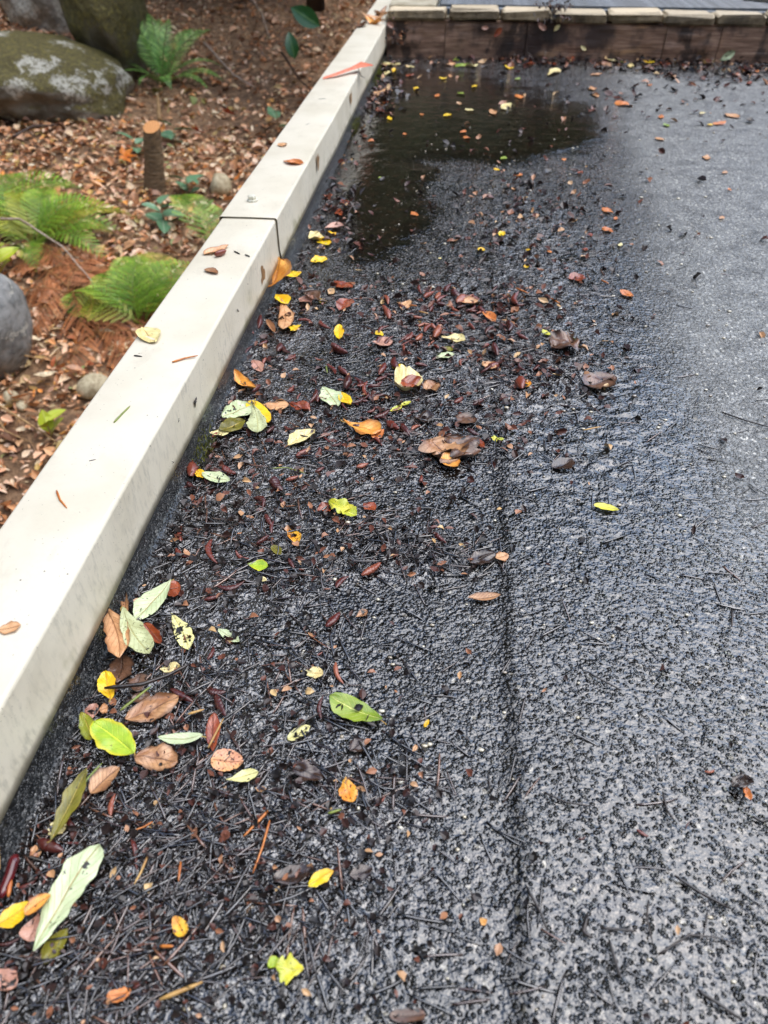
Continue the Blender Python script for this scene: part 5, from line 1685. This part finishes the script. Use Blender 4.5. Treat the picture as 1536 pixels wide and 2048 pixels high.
nd([(322, 1896), (350, 1899)], .0014, 'n_orange', 'short orange stalk below the speckled orange scrap', 'stalk', 'stalk')
nd([(657, 1634), (683, 1625)], .0012, 'n_green', 'short green needle left below the spotted golden leaf')
nd([(247, 1438), (280, 1412), (308, 1388)], .0013, 'n_green', 'green stalk lying against the large tan-brown leaf', 'stalk', 'stalk', .012)
nd([(160, 1608), (185, 1575), (212, 1545)], .0011, 'n_green', 'thin green stalk right of the long olive leaf', 'stalk', 'stalk', .012)
nd([(420, 1508), (450, 1450)], .0010, 'n_tan', 'brown stalk leaning over the upright red-brown leaf', 'stalk', 'stalk', .008)
nd([(380, 1441), (412, 1432)], .0013, 'n_tan', 'short tan stalk left of the upright red-brown leaf', 'stalk', 'stalk', .008)
nd([(26, 1616), (6, 1690), (12, 1756)], .0016, 'n_tan', 'long straw-coloured stalk bent along the cap at lower left', 'stalk', 'stalk', .012)
nd([(30, 1768), (26, 1806)], .0022, 'n_orange', 'orange strip beside the dark red stem', 'stalk', 'stalk', .008)
nd([(640, 1433), (612, 1448), (585, 1474)], .0010, 'stick', 'dark curved stalk crossing the cream yellow leaf', 'stalk', 'stalk', .006)
nd([(762, 1438), (800, 1442), (848, 1434)], .0006, 'stick', 'thin black hair-like stem running right from the clean green leaf', 'stalk', 'stalk', .003)
nd([(545, 945), (575, 942), (612, 952)], .0009, 'n_green', 'fine green stalk above the drift left of the middle', 'stalk', 'stalk', .004)
nd([(652, 735), (655, 750)], .0013, 'n_green', 'short bright green needle above the pale green middle leaf')
nd([(1030, 585), (1056, 595)], .0018, 'n_orange', 'orange needle at the upper edge of the drift of cones')
nd([(1100, 605), (1118, 616)], .0018, 'n_orange', 'orange needle right of the drift of cones')
nd([(1201, 566), (1216, 574)], .0016, 'n_orange', 'orange needle at the far right of the drift of cones')
nd([(820, 616), (834, 619)], .0018, 'yellow_n' if False else 'n_orange', 'short yellow-orange needle left of the long tan leaf')
nd([(838, 629), (856, 633)], .0018, 'n_tan', 'short straw needle below the yellow-orange needle left of the drift')
nd([(1144, 686), (1156, 702)], .0014, 'n_green', 'short yellow-green needle beside the dark brown crumpled leaf')
nd([(448, 755), (470, 758)], .0012, 'n_orange', 'thin orange stalk between the cap and the curled amber leaf', 'stalk', 'stalk', .004)
nd([(1165, 870), (1200, 862)], .0012, 'n_tan', 'straw needle on the ridged felt at right')
# sticks and twigs lying on the felt
rod([(217, 1396), (290, 1388), (340, 1368), (384, 1346)], 0.00202, M['stick'], 'thick dark stick lying over the large tan-brown leaf', 'wet_stick', 'stick', .012, 7)
rod([(1172, 1838), (1164, 1870), (1182, 1882)], 0.00154, M['stick'], 'short bent black twig on felt near the bottom right', 'wet_stick', 'stick', .003, 7)
rod([(1294, 1806), (1290, 1840), (1302, 1895)], 0.00077, M['stick'], 'thin dark stalk with pale tip right of the bent black twig', 'wet_stick', 'stick', .003, 6)
rod([(1345, 1757), (1395, 1790), (1455, 1822)], 0.00134, M['stick'], 'black twig slanting down at the right', 'wet_stick', 'stick', .003, 6)
rod([(1172, 1352), (1205, 1370), (1240, 1388)], 0.00086, M['stick'], 'thin black twig in the middle of the bare felt at right', 'wet_stick', 'stick', .003, 6)
rod([(1322, 1590), (1330, 1625), (1345, 1648)], 0.00106, M['stick'], 'dark forked twig on felt left of the dark clump', 'wet_stick', 'stick', .003, 6)
rod([(1085, 1592), (1130, 1612), (1180, 1620)], 0.00096, M['stick'], 'black twig lying across the felt right of the seam', 'wet_stick', 'stick', .003, 6)
rod([(1200, 1862), (1235, 1865), (1270, 1868)], 0.00106, M['stick'], 'short dark twig between the bent twig and the pale-tipped stalk', 'wet_stick', 'stick', .003, 6)
rod([(1390, 1985), (1430, 2010), (1480, 2045)], 0.00134, M['stick'], 'black twig running to the bottom edge at right', 'wet_stick', 'stick', .003, 6)
rod([(1215, 1885), (1225, 1920), (1238, 1962)], 0.00115, M['stick'], 'dark twig below the short dark twig near the bottom right', 'wet_stick', 'stick', .003, 6)
rod([(1500, 1640), (1520, 1650), (1545, 1640)], 0.00125, M['stick'], 'dark twig leaving the dark clump at the right edge', 'wet_stick', 'stick', .003, 6)
rod([(1440, 830), (1490, 848), (1540, 862)], 0.00106, M['stick'], 'thin dark twig at the right edge in the middle distance', 'wet_stick', 'stick', .003, 6)
rod([(1312, 1915), (1375, 1875), (1430, 1880), (1470, 1895)], 0.00077, M['stick'], 'thin forked black stem at the lower right', 'wet_stick', 'stick', .003, 6)
rod([(975, 1545), (980, 1590)], 0.00086, M['stick'], 'short black twig left of the seam', 'wet_stick', 'stick', .003, 6)
rod([(1050, 1780), (1080, 1835), (1092, 1870)], 0.00106, M['stick'], 'black twig along the right side of the seam near the bottom', 'wet_stick', 'stick', .004, 6)
rod([(1462, 1225), (1460, 1262)], 0.00125, M['stick'], 'short dark twig far right on the bare felt', 'wet_stick', 'stick', .003, 6)

# things on the cap
nd([(344, 724), (370, 716), (396, 711)], .0013, 'n_orange', 'orange needle on the cap at its inner edge', z=.001, zs=[ZC + .001] * 3)
nd([(228, 845), (244, 828), (260, 812)], .0013, 'n_green', 'green needle on the cap', z=.001, zs=[ZC + .001] * 3)
nd([(113, 981), (120, 1000), (134, 1016)], .0013, 'n_orange', 'bent orange needle on the near cap', z=.001, zs=[ZC + .001] * 3)
M['barkstrip'] = m_simple('orange_bark_strip', (226, 120, 84), (196, 92, 62), 60, .5, .001)
barks = [(646, 157), (672, 150), (702, 139), (722, 132), (746, 131)]
P = [at(x, y, ZC + .004 + .004 * i) for i, (x, y) in enumerate(barks)]
V = []
for i, p in enumerate(P):
    w_ = [.006, .011, .012, .021, .004][i]
    for j in range(5):
        s_ = j / 4 * 2 - 1
        V.append((p.x - .1 * s_ * w_, p.y + s_ * w_, p.z + .5 * w_ * (1 - s_ * s_)))
tag(obj('bark_strip', mesh_np('bark_strip', V, grid_quads(5, 5), None, M['barkstrip'])), 'curled orange bark strip lying across the far cap', 'bark')
nd([(715, 133), (722, 152), (730, 156)], .0014, 'stick', 'thin dark twig hanging from the bark strip over the cap edge', 'wet_stick', 'stick', zs=[ZC + .012, ZC - .0, ZC - .03])
for i, (pts, l_) in enumerate([([(268, 711), (284, 713)], 'black dirt sliver on the cap below the dry cream leaf'), ([(468, 502), (480, 508)], 'black dirt sliver on the cap right of the red seed'),
                               ([(490, 509), (500, 513)], 'black dirt speck on the cap edge near the joint'), ([(178, 922), (192, 919)], 'thin grey hair-like fibre on the near cap'),
                               ([(612, 250), (620, 246)], 'small dark fibre on the far cap'), ([(638, 198), (652, 197)], 'thin dark fibre on the far cap below the bark strip')]):
    nd(pts, .0007 if 'fibre' in l_ else .0013, 'stick', l_, 'dirt_speck', 'dirt', zs=[ZC + .0005 + (.003 if pts[0][1] < 430 else 0)] * 2)
# black flakes of muck stuck on the inner face of the cap
def face_flake(x, y, s_, seed, label, n=3):
    r = random.Random(seed)
    s = Soup()
    c = at_x(x, y, CAP_IN + .001)
    for k_ in range(n):
        a = r.uniform(0, 3.1)
        L = s_ * r.uniform(.5, 1)
        v, q, t = tube_np([(0, -math.cos(a) * L / 2, -math.sin(a) * L / 2), (r.uniform(0, .002), r.uniform(-.3, .3) * L * .3, r.uniform(-.2, .2) * L * .3), (0, math.cos(a) * L / 2, math.sin(a) * L / 2)],
                          [L * .05, L * .12, L * .03], 5)
        s.add(v + np.array([0, r.uniform(-.3, .3) * s_, r.uniform(-.3, .3) * s_]), q, t, 0)
    tag(obj('muck_flake', s.mesh('muck_flake', M['stick']), None, c), label, 'muck')
face_flake(390, 803, .009, 1, 'tangled black muck flake stuck on the cap face', 7)
face_flake(475, 620, .005, 2, 'black muck flecks on the cap face below the joint', 4)
face_flake(357, 838, .005, 3, 'small black fleck on the cap face left of the tangled flake', 2)
face_flake(300, 893, .004, 4, 'tiny black fleck on the upper cap face', 1)
face_flake(343, 924, .005, 5, 'tiny black fleck low on the cap face', 1)
face_flake(495, 568, .004, 6, 'tiny dark fleck on the cap face near the rusty stain', 1)
face_flake(405, 718, .004, 7, 'tiny dark fleck on the cap face under the orange needle', 1)

# ------------------------------------------------------------------ wet rubbish at the step and moss by the cap
def clump(x, y, z, sx, sy_, sz, n, seed, label, name='debris_clump', scale=.02):
    r = random.Random(seed)
    s = Soup()
    for k_ in range(n):
        l = r.uniform(.5, 1.2) * scale
        p_ = np.array([r.gauss(0, sx), r.gauss(0, sy_), abs(r.gauss(0, sz))])
        if r.random() < .6:
            v, q = litter_leaf(l, l * r.uniform(.3, .7), r)
            s.add(rotz_tilt(v, r.uniform(0, 6.28), r.gauss(0, .6), r.gauss(0, .6)) + p_, q, None, r.random() ** 1.5)
        else:
            v, q, t = NT_[r.randrange(len(NT_))]
            s.add(rotz_tilt(v * l * 1.6, r.uniform(0, 6.28), r.gauss(0, .5), r.gauss(0, .5)) + p_, q, t, r.random() * .6)
    tag(obj(name, s.mesh(name, M['flake'], False), None, (x, y, z)), label, 'debris', None, 'stuff')
p = at_y(1108, 30, SY - .03)
clump(p.x, SY - .005, z_top + .004, .035, .03, .012, 90, 1, 'dark clump of rotten leaves spilling over the pavers')
clump(p.x, SY - .03, z_top - .03, .03, .008, .012, 40, 2, 'dark leaves hanging down the timber below the clump')
p = at(1105, 130)
clump(p.x, p.y, .004, .08, .03, .012, 130, 3, 'heap of rotten leaves at the foot of the timber in the middle')
p = at(1450, 142)
clump(p.x, p.y, .004, .16, .035, .012, 170, 4, 'heap of rotten leaves at the foot of the timber at right')
p = at(1300, 128)
clump(p.x, p.y, .003, .12, .02, .008, 90, 5, 'thin line of rotten leaves along the foot of the timber')
p = at(780, 75, .06)
clump(-.25, SY - .03, .05, .03, .02, .03, 80, 6, 'dark rotten leaves caught in the corner of cap and timber')
p = at(766, 200)
clump(-.25, at(766, 200).y, .004, .02, .12, .008, 110, 7, 'dark leaf drift along the far cap')
p = at(680, 420)
clump(-.24, at(680, 415).y, .004, .022, .06, .008, 70, 8, 'dark leaf drift beside the cap just beyond the joint')
M['moss'] = m_tinted('cap_moss', [(0, lin((52, 60, 18))), (.5, lin((92, 98, 30))), (1, lin((142, 140, 48)))], .8)
def moss(y, n, sy_, label):
    r = random.Random(int(y * 100))
    s = Soup()
    for k_ in range(n):
        y_ = r.gauss(0, sy_); h_ = r.uniform(.003, .008)
        x_ = r.uniform(0, .014); z_ = .002 + max(0, .022 - x_ * 1.6) * r.random()
        a = r.uniform(0, 6.28)
        s.add([(x_, y_, z_), (x_ + .0015 * math.cos(a), y_ + .0015 * math.sin(a), z_), (x_ + r.uniform(-.002, .004), y_ + r.uniform(-.003, .003), z_ + h_)], None, [(0, 1, 2)], r.random())
    tag(obj('moss', s.mesh('moss', M['moss'], False), None, (CAP_IN + .002, y, 0)), label, 'moss', None, 'stuff')
moss(at_x(752, 125, CAP_IN).y, 900, .09, 'yellow-green moss along the foot of the far cap')
moss(at_x(703, 205, CAP_IN).y, 300, .04, 'yellow-green moss patch below the far rusty stain')
moss(at(392, 905).y, 260, .02, 'dark green moss tuft at the foot of the cap above the small yellow leaf')
